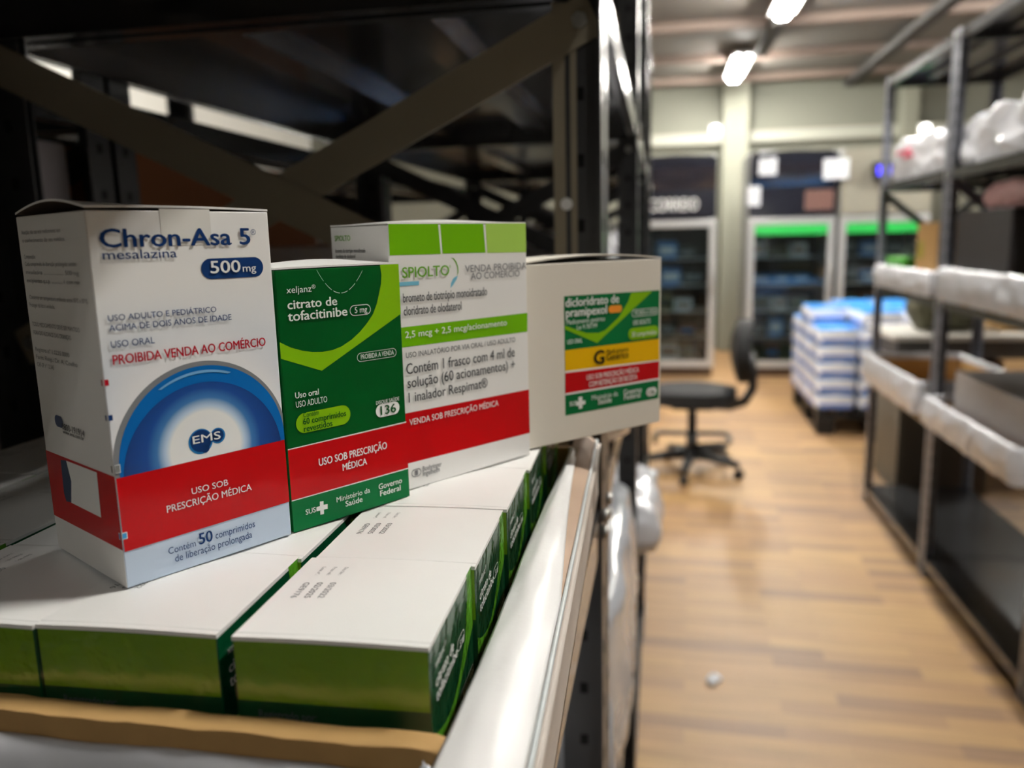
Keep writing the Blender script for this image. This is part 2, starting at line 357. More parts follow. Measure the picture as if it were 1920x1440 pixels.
def printed(fr, W, items, parent, eps=0.00007):
    """ink shapes lying a hair above a card face; items in millimetres on that face"""
    o, u, n = fr
    def P(a, b, L): return o + u * (a/1000) + Vector((0, 0, b/1000)) + n * (eps * L)
    inv = parent.matrix_basis.inverted()
    groups = {}
    for it in items:
        kind, name, = it[0], it[1]
        vs, fs = [], []
        if kind == 't':
            _, _, txt, mk, u0, v0, u1, v1, wt = it
            me = text_mesh(txt, 0)
            xs = [q.co.x for q in me.vertices]; ys = [q.co.y for q in me.vertices]
            if not xs: continue
            a0, a1 = min(xs), max(xs)
            base = [(u0 + (q.co.x-a0)/(a1-a0)*(u1-u0), v0 + q.co.y/CAPH*(v1-v0)) for q in me.vertices]
            bf = [list(p.vertices) for p in me.polygons]; fs = []
            em = (v1-v0)/CAPH*.022*wt
            for ci, (du, dv) in enumerate(((0, 0), (-em, 0), (em, 0), (0, -em*.5), (0, em*.5)) if wt else ((0, 0),)):
                off = len(vs); vs += [P(p_+du, q_+dv, 6+ci*.15) for p_, q_ in base]; fs += [[off+i for i in f] for f in bf]
            bpy.data.meshes.remove(me)
        elif kind == 'p':
            _, _, mk, pts, L = it
            vs = [P(min(max(a, 0.05), W-.05), b, L) for a, b in pts]; fs = [list(range(len(pts)))]
        elif kind == 'q':
            _, _, mk, u0, v0, u1, v1, L, ln = it
            r = 0 if ln < 0 else (v1-v0)/2
            if ln < 0: loop = [(u0,v0),(u1,v0),(u1,v1),(u0,v1)]
            else:
                loop = []
                for cx, a0 in ((u1-r, -90), (u0+r, 90)):
                    for k in range(13):
                        t = math.radians(a0 + k*15); loop.append((cx + r*math.cos(t), (v0+v1)/2 + r*math.sin(t)))
            loop = [(min(max(a, 0.02), W-.02), b) for a, b in loop]
            if ln > 0:
                cx, cy = (u0+u1)/2, (v0+v1)/2
                inner = [(a - math.copysign(min(ln, abs(a-cx)), a-cx), cy + (b-cy)*(1-ln/max(r, .01))) for a, b in loop]
                N = len(loop); vs = [P(a, b, L) for a, b in loop + inner]
                fs = [[i, (i+1)%N, N+(i+1)%N, N+i] for i in range(N)]
            else:
                vs = [P(a, b, L + 1) for a, b in loop]; fs = [list(range(len(loop)))]
        elif kind == 'arc':
            _, _, mk, A, B_, C = it
            N = 30; pts = []
            for k in range(N+1):
                t = k/N; pts.append(((1-t)**2*A[0]+2*t*(1-t)*(2*B_[0]-(A[0]+C[0])/2)+t*t*C[0], (1-t)**2*A[1]+2*t*(1-t)*(2*B_[1]-(A[1]+C[1])/2)+t*t*C[1]))
            for k in range(N):
                if k % 5 == 4: continue
                (a, b), (c, d) = pts[k], pts[k+1]; i = len(vs)
                vs += [P(a, b, 6), P(c, d, 6), P(c, d+.22, 6), P(a, b+.22, 6)]; fs.append([i, i+1, i+2, i+3])
        g = groups.setdefault((name, kind if kind == 't' and name not in ('small_print',) else '', (it[2] if kind == 't' and name not in ('small_print',) else '')), [[], [], [], []])
        off = len(g[0]); g[0] += [inv @ v for v in vs]; g[1] += [[off+i for i in f] for f in fs]
        if mk not in g[3]: g[3].append(mk)
        g[2] += [g[3].index(mk)] * len(fs)
    for (name, _, _), (vs, fs, mi, mk) in groups.items():
        me = bpy.data.meshes.new(name); me.from_pydata(vs, [], fs)
        for k in mk: me.materials.append(M[k])
        me.polygons.foreach_set('material_index', mi); me.update()
        ob = link(bpy.data.objects.new(name, me)); ob.parent = parent

ZP = CAMZ - .1078
BX = dict(chron=(-.1681,.2159,1.0323,.0614,.0582,.12), xel=(-.1368,.2707,1.0128,.0576,.036,.0995),
          spi=(-.1113,.3227,.9754,.0828,.0425,.1157), pra=(-.0695,.3979,.8099,.1008,.06,.0959))
def prs(b, f): return [r[2:] for r in PR if r[0] == b and r[1] == f]

def carton_body(key, parent, mats, open_lid=None, bulge=.0015):
    """folded card box in local axes: front face along +x at y=0, depth +y"""
    x, y, a, w_, d_, h = BX[key]
    b = MB(); fm, lm = mats
    e = .0004
    b.box(0, w_, 0, d_, 0, h - .0006, fm, bev=e)
    o = b.build('box_body', parent)
    if lm is not fm:
        o.data.materials.append(lm)
        for f in o.data.polygons:
            if abs(f.normal.x) > .7: f.material_index = len(o.data.materials)-1
    # lid flap: thin card plate, gently bowed
    t = .0007
    lid = MB()
    def top(s_, r_, dz=0):
        zz = h - .0004 + dz
        if open_lid: zz += open_lid(s_, r_)
        else: zz += bulge * math.sin(math.pi*s_) * math.sin(math.pi*min(1, r_+.02))
        return Vector((w_*s_, d_*r_, zz))
    lid.grid(16, 12, lambda s_, r_: top(s_, r_, t), fm)
    lid.grid(16, 12, lambda s_, r_: top(s_, r_), card_inside)
    for k in range(16):
        for r_ in (0, 1): lid.poly([top(k/16, r_), top((k+1)/16, r_), top((k+1)/16, r_, t), top(k/16, r_, t)], fm)
    for k in range(12):
        for s_ in (0, 1): lid.poly([top(s_, k/12), top(s_, (k+1)/12), top(s_, (k+1)/12, t), top(s_, k/12, t)], fm)
    lid.build('top_flap', parent, fix=False)
    return o

def stand(key, name, label, mats, **k):
    x, y, a, w_, d_, h = BX[key]
    e = empty(name, (x, y, ZP + .0002), a, label, 'medicine box')
    bpy.context.view_layer.update()
    e.matrix_basis = Matrix.Translation((x, y, ZP + .0002)) @ Matrix.Rotation(a, 4, 'Z')
    carton_body(key, e, mats, **k)
    for f in ('f', 'l'):
        it = prs(key, f)
        if it: printed(face_frame(x, y, a, w_, d_, ZP, f), (w_ if f == 'f' else d_)*1000, it, e)
    return e

# blue and white tablet box: white card with a pale blue printed fade
def fade_material():
    m = bpy.data.materials.new('white_to_pale_blue_print'); m.use_nodes = True
    nt = m.node_tree; b = nt.nodes['Principled BSDF']; b.inputs['Roughness'].default_value = .36
    tc = nt.nodes.new('ShaderNodeTexCoord'); sp = nt.nodes.new('ShaderNodeSeparateXYZ'); nt.links.new(tc.outputs['Object'], sp.inputs[0])
    r = nt.nodes.new('ShaderNodeMapRange'); r.inputs[1].default_value = .008; r.inputs[2].default_value = .096
    nt.links.new(sp.outputs['Z'], r.inputs[0])
    cr = nt.nodes.new('ShaderNodeValToRGB')
    cr.color_ramp.elements[0].color = lin((190, 206, 226)); cr.color_ramp.elements[1].color = lin((238, 237, 235))
    e = cr.color_ramp.elements.new(.45); e.color = lin((198, 211, 229))
    nt.links.new(r.outputs[0], cr.inputs[0])
    # white halo printed round the big disc
    di = nt.nodes.new('ShaderNodeVectorMath'); di.operation = 'DISTANCE'; di.inputs[1].default_value = (.031, 0, .044)
    nt.links.new(tc.outputs['Object'], di.inputs[0])
    r2 = nt.nodes.new('ShaderNodeMapRange'); r2.inputs[1].default_value = .029; r2.inputs[2].default_value = .041
    nt.links.new(di.outputs['Value'], r2.inputs[0])
    mx = nt.nodes.new('ShaderNodeMix'); mx.data_type = 'RGBA'; mx.inputs[6].default_value = lin((238, 238, 240))
    nt.links.new(r2.outputs[0], mx.inputs[0]); nt.links.new(cr.outputs[0], mx.inputs[7])
    gt = nt.nodes.new('ShaderNodeMath'); gt.operation = 'GREATER_THAN'; gt.inputs[1].default_value = .014
    nt.links.new(sp.outputs['Z'], gt.inputs[0])
    m2 = nt.nodes.new('ShaderNodeMix'); m2.data_type = 'RGBA'
    nt.links.new(gt.outputs[0], m2.inputs[0]); nt.links.new(cr.outputs[0], m2.inputs[6]); nt.links.new(mx.outputs[2], m2.inputs[7])
    nt.links.new(m2.outputs[2], b.inputs['Base Color'])
    return m
def disc_material():
    m = bpy.data.materials.new('blue_disc_print'); m.use_nodes = True
    nt = m.node_tree; b = nt.nodes['Principled BSDF']; b.inputs['Roughness'].default_value = .3
    tc = nt.nodes.new('ShaderNodeTexCoord')
    di = nt.nodes.new('ShaderNodeVectorMath'); di.operation = 'DISTANCE'; di.inputs[1].default_value = (.031, 0, .0405)
    sc = nt.nodes.new('ShaderNodeVectorMath'); sc.operation = 'MULTIPLY'; sc.inputs[1].default_value = (1, 0, 1)
    nt.links.new(tc.outputs['Object'], sc.inputs[0]); nt.links.new(sc.outputs[0], di.inputs[0])
    cr = nt.nodes.new('ShaderNodeValToRGB'); el = cr.color_ramp.elements
    el[0].position = .0; el[0].color = lin((238, 239, 238)); el[1].position = 1; el[1].color = lin((6, 52, 118))
    for p, c in ((.44, (238, 239, 238)), (.50, (190, 212, 232)), (.60, (60, 120, 180)), (.72, (10, 70, 146))): el.new(p).color = lin(c)
    r = nt.nodes.new('ShaderNodeMapRange'); r.inputs[1].default_value = 0; r.inputs[2].default_value = .0285
    nt.links.new(di.outputs['Value'], r.inputs[0]); nt.links.new(r.outputs[0], cr.inputs[0]); nt.links.new(cr.outputs[0], b.inputs['Base Color'])
    return m
M['fade'] = fade_material(); M['disc'] = disc_material()
M['ringblue'] = mat('print_bright_blue', (10, 104, 178), .28); M['ringgrey'] = mat('print_ring_grey', (128, 130, 134), .35)
M['sheen'] = mat('print_pale_blue_crescent', (120, 176, 220), .3)  # pale crescent of the printed ring artwork
M['blobrim'] = mat('print_emblem_rim', (40, 120, 180), .3)

def circ(cx, cy, r, a0, a1, n=60): return [(cx + r*math.cos(math.radians(a0+(a1-a0)*k/n)), cy + r*math.sin(math.radians(a0+(a1-a0)*k/n))) for k in range(n+1)]
def capped(cx, cy, r, floor_, W):
    a0 = math.degrees(math.asin((floor_-cy)/r)); return [(min(max(p[0], .1), W-.1), p[1]) for p in circ(cx, cy, r, a0, 180-a0)]
W0 = 61.4
PR += [('chron','f','p','disc_emblem','ringgrey',capped(31.1,39.0,31.3,36.9,W0),1),
       ('chron','f','p','disc_emblem','ringblue',capped(31.5,38.8,29.9,36.9,W0),2),
       ('chron','f','p','disc_emblem','disc',capped(31.2,34.5,28.6,36.9,W0),3),
       ('chron','f','p','disc_emblem','sheen',circ(31.5,38.6,28.6,68,122,30)+circ(31.6,36.0,30.3,118,72,30),4),
       ('chron','f','p','tablet_emblem','blobrim',circ(29.0,43.1,4.35,0,360,36)[:-1],4),
       ('chron','f','p','tablet_emblem','blobrim',circ(35.3,43.9,2.75,0,360,30)[:-1],4),
       ('chron','f','p','tablet_emblem','navy',circ(29.1,43.3,3.8,0,360,36)[:-1],5),
       ('chron','f','p','tablet_emblem','navy',circ(35.2,44.0,2.25,0,360,30)[:-1],5),
       ('chron','f','p','tablet_emblem','navy',circ(30.4,40.4,1.5,0,360,30)[:-1],5),
       ('chron','f','p','tablet_emblem','navy',[(31.5,42.2),(35.5,42.6),(35.5,45.4),(31.5,45.4)],5)]
white_tape = mat('clear_tape', (228, 226, 220), .15, coat=.5)
def chron_lid(s_, r_):   # flap lifted along its left side
    return .0036 * (1-s_)**2 * math.sin(math.pi*min(1, r_*.92+.04)) + .0006*math.sin(math.pi*s_)
e1 = stand('chron', 'tablet_box', 'tall white tablet box with big blue ring and red band, frontmost of the four standing', (M['fade'], card_white), open_lid=chron_lid)
tp = MB()
tp.box(.0225, .0395, -.00012, -.00005, .1085, .12, white_tape)
tp.build('clear_tape', e1)
e2 = stand('xel', 'capsule_box', 'dark green tablet box with a lime sweep and red band, standing second from the left', (M['darkgreen'], M['darkgreen']), bulge=.0022)
for o in e2.children:
    if o.name.startswith('top_flap'):
        o.data.materials[0] = card_white
e3 = stand('spi', 'inhaler_box', 'white inhaler box with three green blocks and wide red band, third of the four standing', (card_white, card_white), bulge=.0018)
def pra_lid(s_, r_): return .0030*math.sin(math.pi*s_)*(1-r_) + .001*math.sin(math.pi*r_)
e4 = stand('pra', 'labelled_box', 'plain off-white box with green, yellow and red label, rightmost of the four standing', (mat('off_white_card', (228, 222, 210), .5), mat('off_white_card', (228, 222, 210), .5)), open_lid=pra_lid)

# ---------------------------------------------------------------- packed boxes in the carton
lime_side = mat('lime_side_under_film', (124, 168, 16), .3, coat=1.0, coat_bump=1.0, bscale=42)
dark_side = mat('dark_green_under_film', (4, 74, 42), .3, coat=1.0, coat_bump=.4, bscale=45)
BH = .0985
def film_material():
    m = bpy.data.materials.new('clear_shrink_film'); m.use_nodes = True
    nt = m.node_tree; nt.nodes.remove(nt.nodes['Principled BSDF']); out = nt.nodes['Material Output']
    tr = nt.nodes.new('ShaderNodeBsdfTransparent'); gl = nt.nodes.new('ShaderNodeBsdfGlossy'); gl.inputs['Roughness'].default_value = .18
    fr_ = nt.nodes.new('ShaderNodeLayerWeight'); fr_.inputs[0].default_value = .3
    mu = nt.nodes.new('ShaderNodeMath'); mu.operation = 'MULTIPLY_ADD'; mu.inputs[1].default_value = .5; mu.inputs[2].default_value = .06
    mx = nt.nodes.new('ShaderNodeMixShader')
    nt.links.new(fr_.outputs['Facing'], mu.inputs[0]); nt.links.new(mu.outputs[0], mx.inputs[0]); nt.links.new(tr.outputs[0], mx.inputs[1]); nt.links.new(gl.outputs[0], mx.inputs[2]); nt.links.new(mx.outputs[0], out.inputs[0])
    return m
film_m = film_material()
def packed_box(label):
    w_, d_, h = .0577, .0572, BH
    e = empty('packed_tablet_box', (0, 0, 0), 0, label, 'medicine box', 'green tablet boxes packed in the carton')
    b = MB(); b.box(0, w_, 0, d_, 0, h, dark_side, bev=.0005); body = b.build('box_body', e)
    yy = -.00008; p = MB()
    p.poly([(.0004, yy, h-.0188), (w_-.0004, yy, h-.0188), (w_-.0004, yy, h-.0004), (.0004, yy, h-.0004)], lime_side)
    p.build('lime_side_panel', e, fix=False)
    # clear shrink film with creases running out of the corners
    def film(s_, r_):
        x, z = s_*w_, r_*h; d = 0
        for cx_, cz_, k_ in ((0, h, 13), (w_, h, 11), (w_*.5, h*1.02, 9)):
            dx, dz = x-cx_, cz_-z; rr = math.hypot(dx, dz)+1e-5; th = math.atan2(dz, dx)
            d += math.sin(th*k_ + 2*noise.noise(Vector((x*60, z*60, k_)))) * rr/.006 * math.exp(-rr/.009)
        return Vector((x, -.0006 - .00022*(d*.5+.5) , z))
    f_ = MB(); f_.grid(60, 90, film, film_m); f_.build('shrink_film', e)
    t = .0007; lid = MB()
    def top(s_, r_, dz=0):
        z = h + .0001 + dz + .0011*math.sin(math.pi*s_)*(.35+.65*math.sin(math.pi*r_))
        return Vector((w_*s_, -.0003 + (d_+.0006)*r_, z))
    lid.grid(14, 14, lambda s_, r_: top(s_, r_, t), card_white)
    for k in range(14):
        for r_ in (0, 1): lid.poly([top(k/14, r_, -.0006), top((k+1)/14, r_, -.0006), top((k+1)/14, r_, t), top(k/14, r_, t)], card_white)
        for s_ in (0, 1): lid.poly([top(s_, k/14, -.0006), top(s_, (k+1)/14, -.0006), top(s_, (k+1)/14, t), top(s_, k/14, t)], card_white)
    def seam(s_, r_):
        q = top(s_, 0, t); return q + Vector((0, .0024 + .0002*r_, .00025*math.sin(math.pi*r_)))
    lid.grid(14, 2, seam, card_white)
    lid.build('top_flap', e, fix=False)
    return e
lot_items = [('t','lot_print','Data fabr.:','printgrey',31,51.2,39,52.4,0),('t','lot_print','Prazo val.:','printgrey',31,48.0,39,49.2,0),('t','lot_print','Lote nº.:','printgrey',31,44.8,38,46.0,0),
             ('t','lot_print','03/2022','ink',13,42.0,24.5,44.0,0),('t','lot_print','02/2025','ink',13,38.0,24.5,40.0,0),('t','lot_print','GE9176','ink',13,34.0,23,36.0,0)]
def lot_marks(e):
    # stamped lot and date lines on the white end flap, reading along the aisle
    vs, fs = [], []
    rows = [('Data fabr.:', .049, .0155, .0016, .0016), ('Prazo val.:', .049, .0115, .0016, .0016), ('Lote nº.:', .049, .0075, .0016, .0016),
            ('03/2022', .0360, .0155, .0026, .0026), ('02/2025', .0360, .0110, .0026, .0026), ('GE9176', .0360, .0065, .0026, .0026)]
    for txt, yy, xx, h_, _ in rows:
        me = text_mesh(txt, 0)
        xs = [q.co.x for q in me.vertices]; b0, b1 = min(q.co.y for q in me.vertices), max(q.co.y for q in me.vertices)
        L = h_ * 4.4; off = len(vs)
        for q in me.vertices:
            s_ = (q.co.x-min(xs))/(max(xs)-min(xs)); k = (q.co.y-b0)/(b1-b0)
            # line runs towards the near side of the box, letters' tops towards +x
            x_, y_ = xx + k*h_*.8, yy - s_*L
            z_ = BH + .0001 + .0007 + .0011*math.sin(math.pi*x_/.0577)*(.35+.65*math.sin(math.pi*y_/.0572)) + .00012
            vs.append((x_, y_, z_))
        fs += [[off+i for i in p.vertices] for p in me.polygons]
        bpy.data.meshes.remove(me)
    me = bpy.data.meshes.new('lot_print'); me.from_pydata(vs, [], fs); me.materials.append(M['printgrey']); me.update()
    o = link(bpy.data.objects.new('lot_print', me)); o.parent = e
SHELF_Z = ZP - BH - .0012 - .006
PBZ = ZP - BH - .0016
proto = packed_box('x')
# printed front (faces the aisle, +x)
M['film_lime'] = mat('lime_print_under_film', (96, 172, 40), .3, coat=1.0, coat_bump=.5, bscale=60)
fr = (Vector((.0577, 0, 0)), Vector((0, 1, 0)), Vector((1, 0, 0)))
keep = []
for r in prs('xel', 'f'):
    if r[1] in ('lime_sweep', 'title_lettering', 'dosage_badge', 'notice_badge', 'badge_lettering', 'brand_lettering', 'content_badge', 'warning_band', 'warning_lettering'):
        r = list(r)
        if r[1] == 'lime_sweep': r[2] = 'film_lime'
        if r[0] == 't' and r[1] != 'title_lettering': r[1] = 'front_lettering'
        if r[0] == 'q': r[1] = 'front_badge'
        keep.append(tuple(r))
printed(fr, 57.2, keep, proto)
printed((Vector((0, 0, 0)), Vector((1, 0, 0)), Vector((0, -1, 0))), 57.7, [('t','maker_lettering','Registrado por:','printgrey',6.5,74.6,24,77.2,0)], proto)
lot_marks(proto)
a0 = .0262
spots = []
rows_y = [.1933, .2492, .3075, .3655, .4235]
def at_grid(i, yy):   # columns run leftwards from the carton's aisle side
    return [(-.1190, 0), (-.1815, -.0012), (-.2395, -.002)][i][0], yy + [0, -.0012, -.003][i]
ordn = ['first', 'second', 'third', 'fourth', 'fifth']
for i, cl in enumerate(('column beside the white flap', 'second column from the white flap', 'third column from the white flap')):
    for j, yy in enumerate(rows_y):
        x, y = at_grid(i, yy)
        nm = 'nearest' if j == 0 else ordn[j] + (' back' if j < 4 else ', rearmost,')
        spots.append((x, y, a0 if i < 2 else a0*.7, 'white-topped green box packed %s in the %s' % (nm, cl)))
for j, yy in enumerate([.192, .2498, .3072, .365, .423]):
    spots.append((-.3015, yy, .006, 'white-topped green box packed %s in the fourth column from the white flap' % ('nearest' if j == 0 else ordn[j] + (' back' if j < 4 else ', rearmost,'))))
for j, yy in enumerate([.2185, .2765, .3345, .3925]):
    spots.append((-.3610, yy, .0, 'white-topped green box packed %s in the shaded leftmost column' % ('nearest' if j == 0 else ordn[j] + ' back')))
for k, (x, y, a, lb) in enumerate(spots):
    o = proto if k == 0 else copy_tree(proto)
    o.matrix_basis = Matrix.Translation((x, y, PBZ + random.uniform(-.0003, .0001))) @ Matrix.Rotation(a, 4, 'Z')
    o['label'] = lb

# ---------------------------------------------------------------- the carton itself
carton = empty('shipping_carton', (-.24, .35, SHELF_Z), 0, 'open shipping carton with folded-down white flaps, holding the packed green boxes', 'carton')
def cx(o):  # parts are modelled in world coordinates, shifted under the carton
    o.location = -Vector(carton.location); return o
RZ = 1.1605
X0, X1, Y0_, Y1_ = -.425, -.0525, .1885, .4965
b = MB()
b.box(X0-.007, X1+.006, Y0_-.0072, Y0_-.0006, SHELF_Z+.0008, RZ-.006, kraft, bev=.0012)
cx(b.build('front_wall', carton))
b = lumpy(X0-.007, X1+.006, Y0_-.0080, Y0_+.0002, RZ-.0095, RZ-.0004, kraft, .0007, 70, 4, n=70, rnd=.12)
cx(b.build('folded_rim', carton))
b = MB()
b.box(X1, X1+.005, Y0_-.006, Y1_+.005, SHELF_Z+.0008, RZ-.002, kraft, bev=.001)
b.box(X0-.005, X0, Y0_, Y1_+.005, SHELF_Z+.0008, RZ-.002, kraft, bev=.001)
b.box(X0, X1, Y1_, Y1_+.005, SHELF_Z+.0008, RZ-.002, kraft, bev=.001)
b.box(X0, X1, Y0_, Y1_, SHELF_Z+.0008, SHELF_Z+.0045, kraft)
cx(b.build('carton_shell', carton))
flap_white = mat('white_lined_flap', (232, 230, 230), .4, noise_amt=.03, nscale=30, bump=.1, bscale=60)
flap_edge = mat('silvery_flap_edge', (190, 196, 198), .3, noise_amt=.15, nscale=300)
flap_out = mat('stained_white_flap_outside', (182, 172, 164), .6, noise_amt=.16, nscale=30)
def flap_pt(s_, t_, off=0):
    # s_: along the aisle from near to far; t_: across, from the inner fold over the rim and down outside
    y = .164 + s_*(.505-.164)
    xi = -.0545 + .0006*math.sin(9*s_); xo = -.0312 - .009*s_
    n1 = noise.noise(Vector((s_*5, t_*2, 1)))*.0012
    if t_ < .62:
        k = t_/.62
        x = xi + (xo-xi)*k
        z = RZ + .0012 + .0042*math.sin(math.pi*k)*(.6+.4*s_) - .0012*k + n1 - .002*(1-s_)*k
    else:
        k = (t_-.62)/.38
        x = xo - .002*k - .001*math.sin(math.pi*k); z = RZ - .002*(1-s_) - .0008 - .034*k + n1*.3
    return Vector((x, y, z+off))
b = MB()
b.grid(40, 30, lambda s_, t_: flap_pt(s_, t_*.62), mat('kraft_flap_top', (176, 150, 130), .7, noise_amt=.2, nscale=25))
b.grid(40, 12, lambda s_, t_: flap_pt(s_, .62+.38*t_), flap_out)
o = cx(b.build('side_flap', carton)); md = o.modifiers.new('thickness', 'SOLIDIFY'); md.thickness = .003; md.offset = -1
b = MB()
b.tube([flap_pt(k/30, .615) + Vector((.0004, 0, .0006)) for k in range(31)], .0009, flap_edge, 8)
cx(b.build('flap_edge', carton))
def liner(s_, t_):
    wd = .60*(1 - .62*max(0, (s_-.35)/.65)) if s_ < .93 else .60*.38*math.sqrt(max(0, 1-((s_-.93)/.07)**2))
    p = flap_pt(s_*.9, t_*wd)
    p.z += .0008 + .003*math.sin(math.pi*min(1, t_*1.0))*(.3+.7*s_) + .0006*noise.noise(Vector((s_*14, t_*4, 5)))
    return p
b = MB(); b.grid(60, 18, liner, flap_white)
o = cx(b.build('white_liner', carton)); md = o.modifiers.new('thickness', 'SOLIDIFY'); md.thickness = .0006
# crumpled plastic over the front
def drape(s_, t_):
    x = -.44 + s_*(.395)
    k = noise.noise(Vector((s_*9, t_*1.5, 2)))*.6 + noise.noise(Vector((s_*22, t_*5, 7)))*.4
    edge = .0015*noise.noise(Vector((s_*12, 0, 9)))
    y = Y0_-.0078 - .0035*math.sin(math.pi*min(1, t_*2.4))*1.2 - .016*t_**1.1 - .0042*max(0, k) - .0006
    z = 1.1535 + edge - .070*t_ + .0022*math.sin(min(1, t_*9)*math.pi/1.3)
    return Vector((x, y, z))
b = MB(); b.grid(120, 40, drape, plastic)
o = cx(b.build('plastic_cover', carton)); md = o.modifiers.new('thickness', 'SOLIDIFY'); md.thickness = .0005
b = MB()   # crumpled corner of the plastic where the two flaps meet
b2 = lumpy(-.0640, -.0500, .1690, .1815, 1.138, 1.1560, plastic, .004, 130, 3, n=16)
for v in b2.bm.verts: v.co.x += (1.1585 - v.co.z)*.15
cx(b2.build('crumpled_corner', carton))

# ---------------------------------------------------------------- setting
def floor_material():
    m = bpy.data.materials.new('laminate_planks'); m.use_nodes = True
    nt = m.node_tree; b = nt.nodes['Principled BSDF']; b.inputs['Roughness'].default_value = .5
    tc = nt.nodes.new('ShaderNodeTexCoord'); mp = nt.nodes.new('ShaderNodeMapping'); mp.inputs['Rotation'].default_value = (0, 0, .035)
    nt.links.new(tc.outputs['Object'], mp.inputs[0])
    br = nt.nodes.new('ShaderNodeTexBrick'); br.offset = .37; br.squash = 1
    br.inputs['Color1'].default_value = (0, 0, 0, 1); br.inputs['Color2'].default_value = (1, 1, 1, 1); br.inputs['Mortar'].default_value = (.25, .25, .25, 1)
    for k, v in (('Scale', 1), ('Mortar Size', .0008), ('Brick Width', .42), ('Row Height', .062), ('Bias', 0)): br.inputs[k].default_value = v
    nt.links.new(mp.outputs[0], br.inputs[0])
    cr = nt.nodes.new('ShaderNodeValToRGB'); el = cr.color_ramp.elements
    el[0].color = lin((136, 104, 74)); el[1].color = lin((166, 132, 86))
    el.new(.35).color = lin((152, 117, 80)); el.new(.7).color = lin((160, 125, 83)); el.new(.12).color = lin((128, 98, 72))
    nt.links.new(br.outputs['Color'], cr.inputs[0])
    s2 = nt.nodes.new('ShaderNodeVectorMath'); s2.operation = 'MULTIPLY'; s2.inputs[1].default_value = (1.6, 26, 1); nt.links.new(mp.outputs[0], s2.inputs[0])
    n = nt.nodes.new('ShaderNodeTexNoise'); n.inputs['Scale'].default_value = 1.6; n.inputs['Detail'].default_value = 6; nt.links.new(s2.outputs[0], n.inputs[0])
    mx = nt.nodes.new('ShaderNodeMix'); mx.data_type = 'RGBA'; mx.blend_type = 'OVERLAY'; mx.inputs[0].default_value = .45
    nt.links.new(cr.outputs[0], mx.inputs[6]); nt.links.new(n.outputs['Fac'], mx.inputs[7]); nt.links.new(mx.outputs[2], b.inputs['Base Color'])
    return m
RX0, RX1, RY0, RY1 = -4.2, 4.6, -4.0, 9.5
b = MB(); b.box(RX0, RX1, RY0, RY1, -.05, 0, floor_material()); b.build('floor', kind='structure')
wall_m = mat('grey_green_wall_paint', (120, 120, 108), .7, noise_amt=.05, nscale=2)
wall_d = mat('grey_side_wall_paint', (150, 150, 146), .7)
ceil_m = mat('grey_ceiling_sheet', (108, 103, 97), .7)
for n_, a in (('wall_back', (RX0, RX1, RY1, RY1+.1, 0, CEIL)), ('wall_front', (RX0, RX1, RY0-.1, RY0, 0, CEIL)),
              ('wall_left', (RX0-.1, RX0, RY0, RY1, 0, CEIL)), ('wall_right', (RX1, RX1+.1, RY0, RY1, 0, CEIL))):
    b = MB(); b.box(*a, wall_m if n_ == 'wall_back' else mat('white_wall_paint', (222, 222, 216), .7) if n_ == 'wall_left' else wall_d); b.build(n_, kind='structure')
b = MB(); b.box(RX0, RX1, RY0, RY1, CEIL, CEIL+.06, ceil_m); b.build('ceiling', kind='structure')
purlin = mat('brown_purlin_paint', (122, 106, 96), .6); rafter = mat('grey_rafter_steel', (58, 56, 54), .7)
k = 1
for y in (.4, 1.7, 3.0, 4.3, 5.6, 6.9, 8.1, 9.2):
    b = MB(); b.box(RX0, RX1, y-.05, y+.05, CEIL-.07, CEIL, purlin, bev=.006)
    b.build('trim_%d' % k, kind='structure'); k += 1
for x, y0, y1 in ((-1.4, RY0, RY1), (.84, 6.6, 7.7), (1.95, RY0, RY1)):
    b = MB(); b.box(x-.05, x+.05, y0, y1, CEIL-.13, CEIL-.0705, rafter, bev=.004); b.build('trim_%d' % k, kind='structure'); k += 1
b = MB(); b.box(RX0, RX1, RY1-.10, RY1, 2.28, 2.40, mat('pale_wall_ledge_paint', (160, 160, 148), .6)); b.build('trim_%d' % k, kind='structure'); k += 1
for x0, x1, y0 in ((.64, .92, 9.28), (2.45, 2.6, 9.25)):
    b = MB(); b.box(x0, x1, y0, y0+.2, 0, CEIL, mat('pale_column_paint', (134, 134, 120), .7), bev=.01); b.build('trim_%d' % k, kind='structure'); k += 1

# ---------------------------------------------------------------- ceiling tube lights
tube_m = mat('lit_tube', (255, 252, 244), .5, emit=TUBE)
house_m = mat('white_lamp_housing', (225, 225, 222), .4)
def tube_light(x, y, label, L=.62, group=None, z=CEIL-.13):
    e = empty('tube_light', (x, y, z), 0, label, 'ceiling light', group)
    b = MB(); b.box(-.09, .09, -L/2-.05, L/2+.05, .035, .065, house_m, bev=.004)
    for s_ in (-1, 1): b.box(-.02, .02, s_*(L/2+.01)-.015, s_*(L/2+.01)+.015, -.01, .045, house_m)
    b.build('lamp_housing', e)
    b = MB()
    for dx in (-.03, .03): b.tube([(dx, -L/2, .012), (dx, L/2, .012)], .017, tube_m, 12)
    b.build('light_tube', e)
    b = MB()
    top = CEIL - z
    for s_ in (-1, 1): b.tube([(0, s_*L*.35, .07), (0, s_*L*.35, top-.001)], .003, house_m, 6)
    b.build('hanger', e)
    return e
tube_light(.85, .78, 'lit tube light hanging over the aisle nearest the standing boxes', L=.42)
tube_light(.85, -2.1, 'unseen tube light added behind the camera to brighten the near faces', L=.16)  # added fill lamp, out of view, for faces turned to the camera
tube_light(.85, 3.40, 'lit tube light over the aisle, second along its row')
tube_light(.84, 5.95, 'lit tube light above the aisle at the top edge of the picture', L=.95)
tube_light(.70, 8.30, 'lit tube light above the aisle, farthest before the back wall', L=1.0)
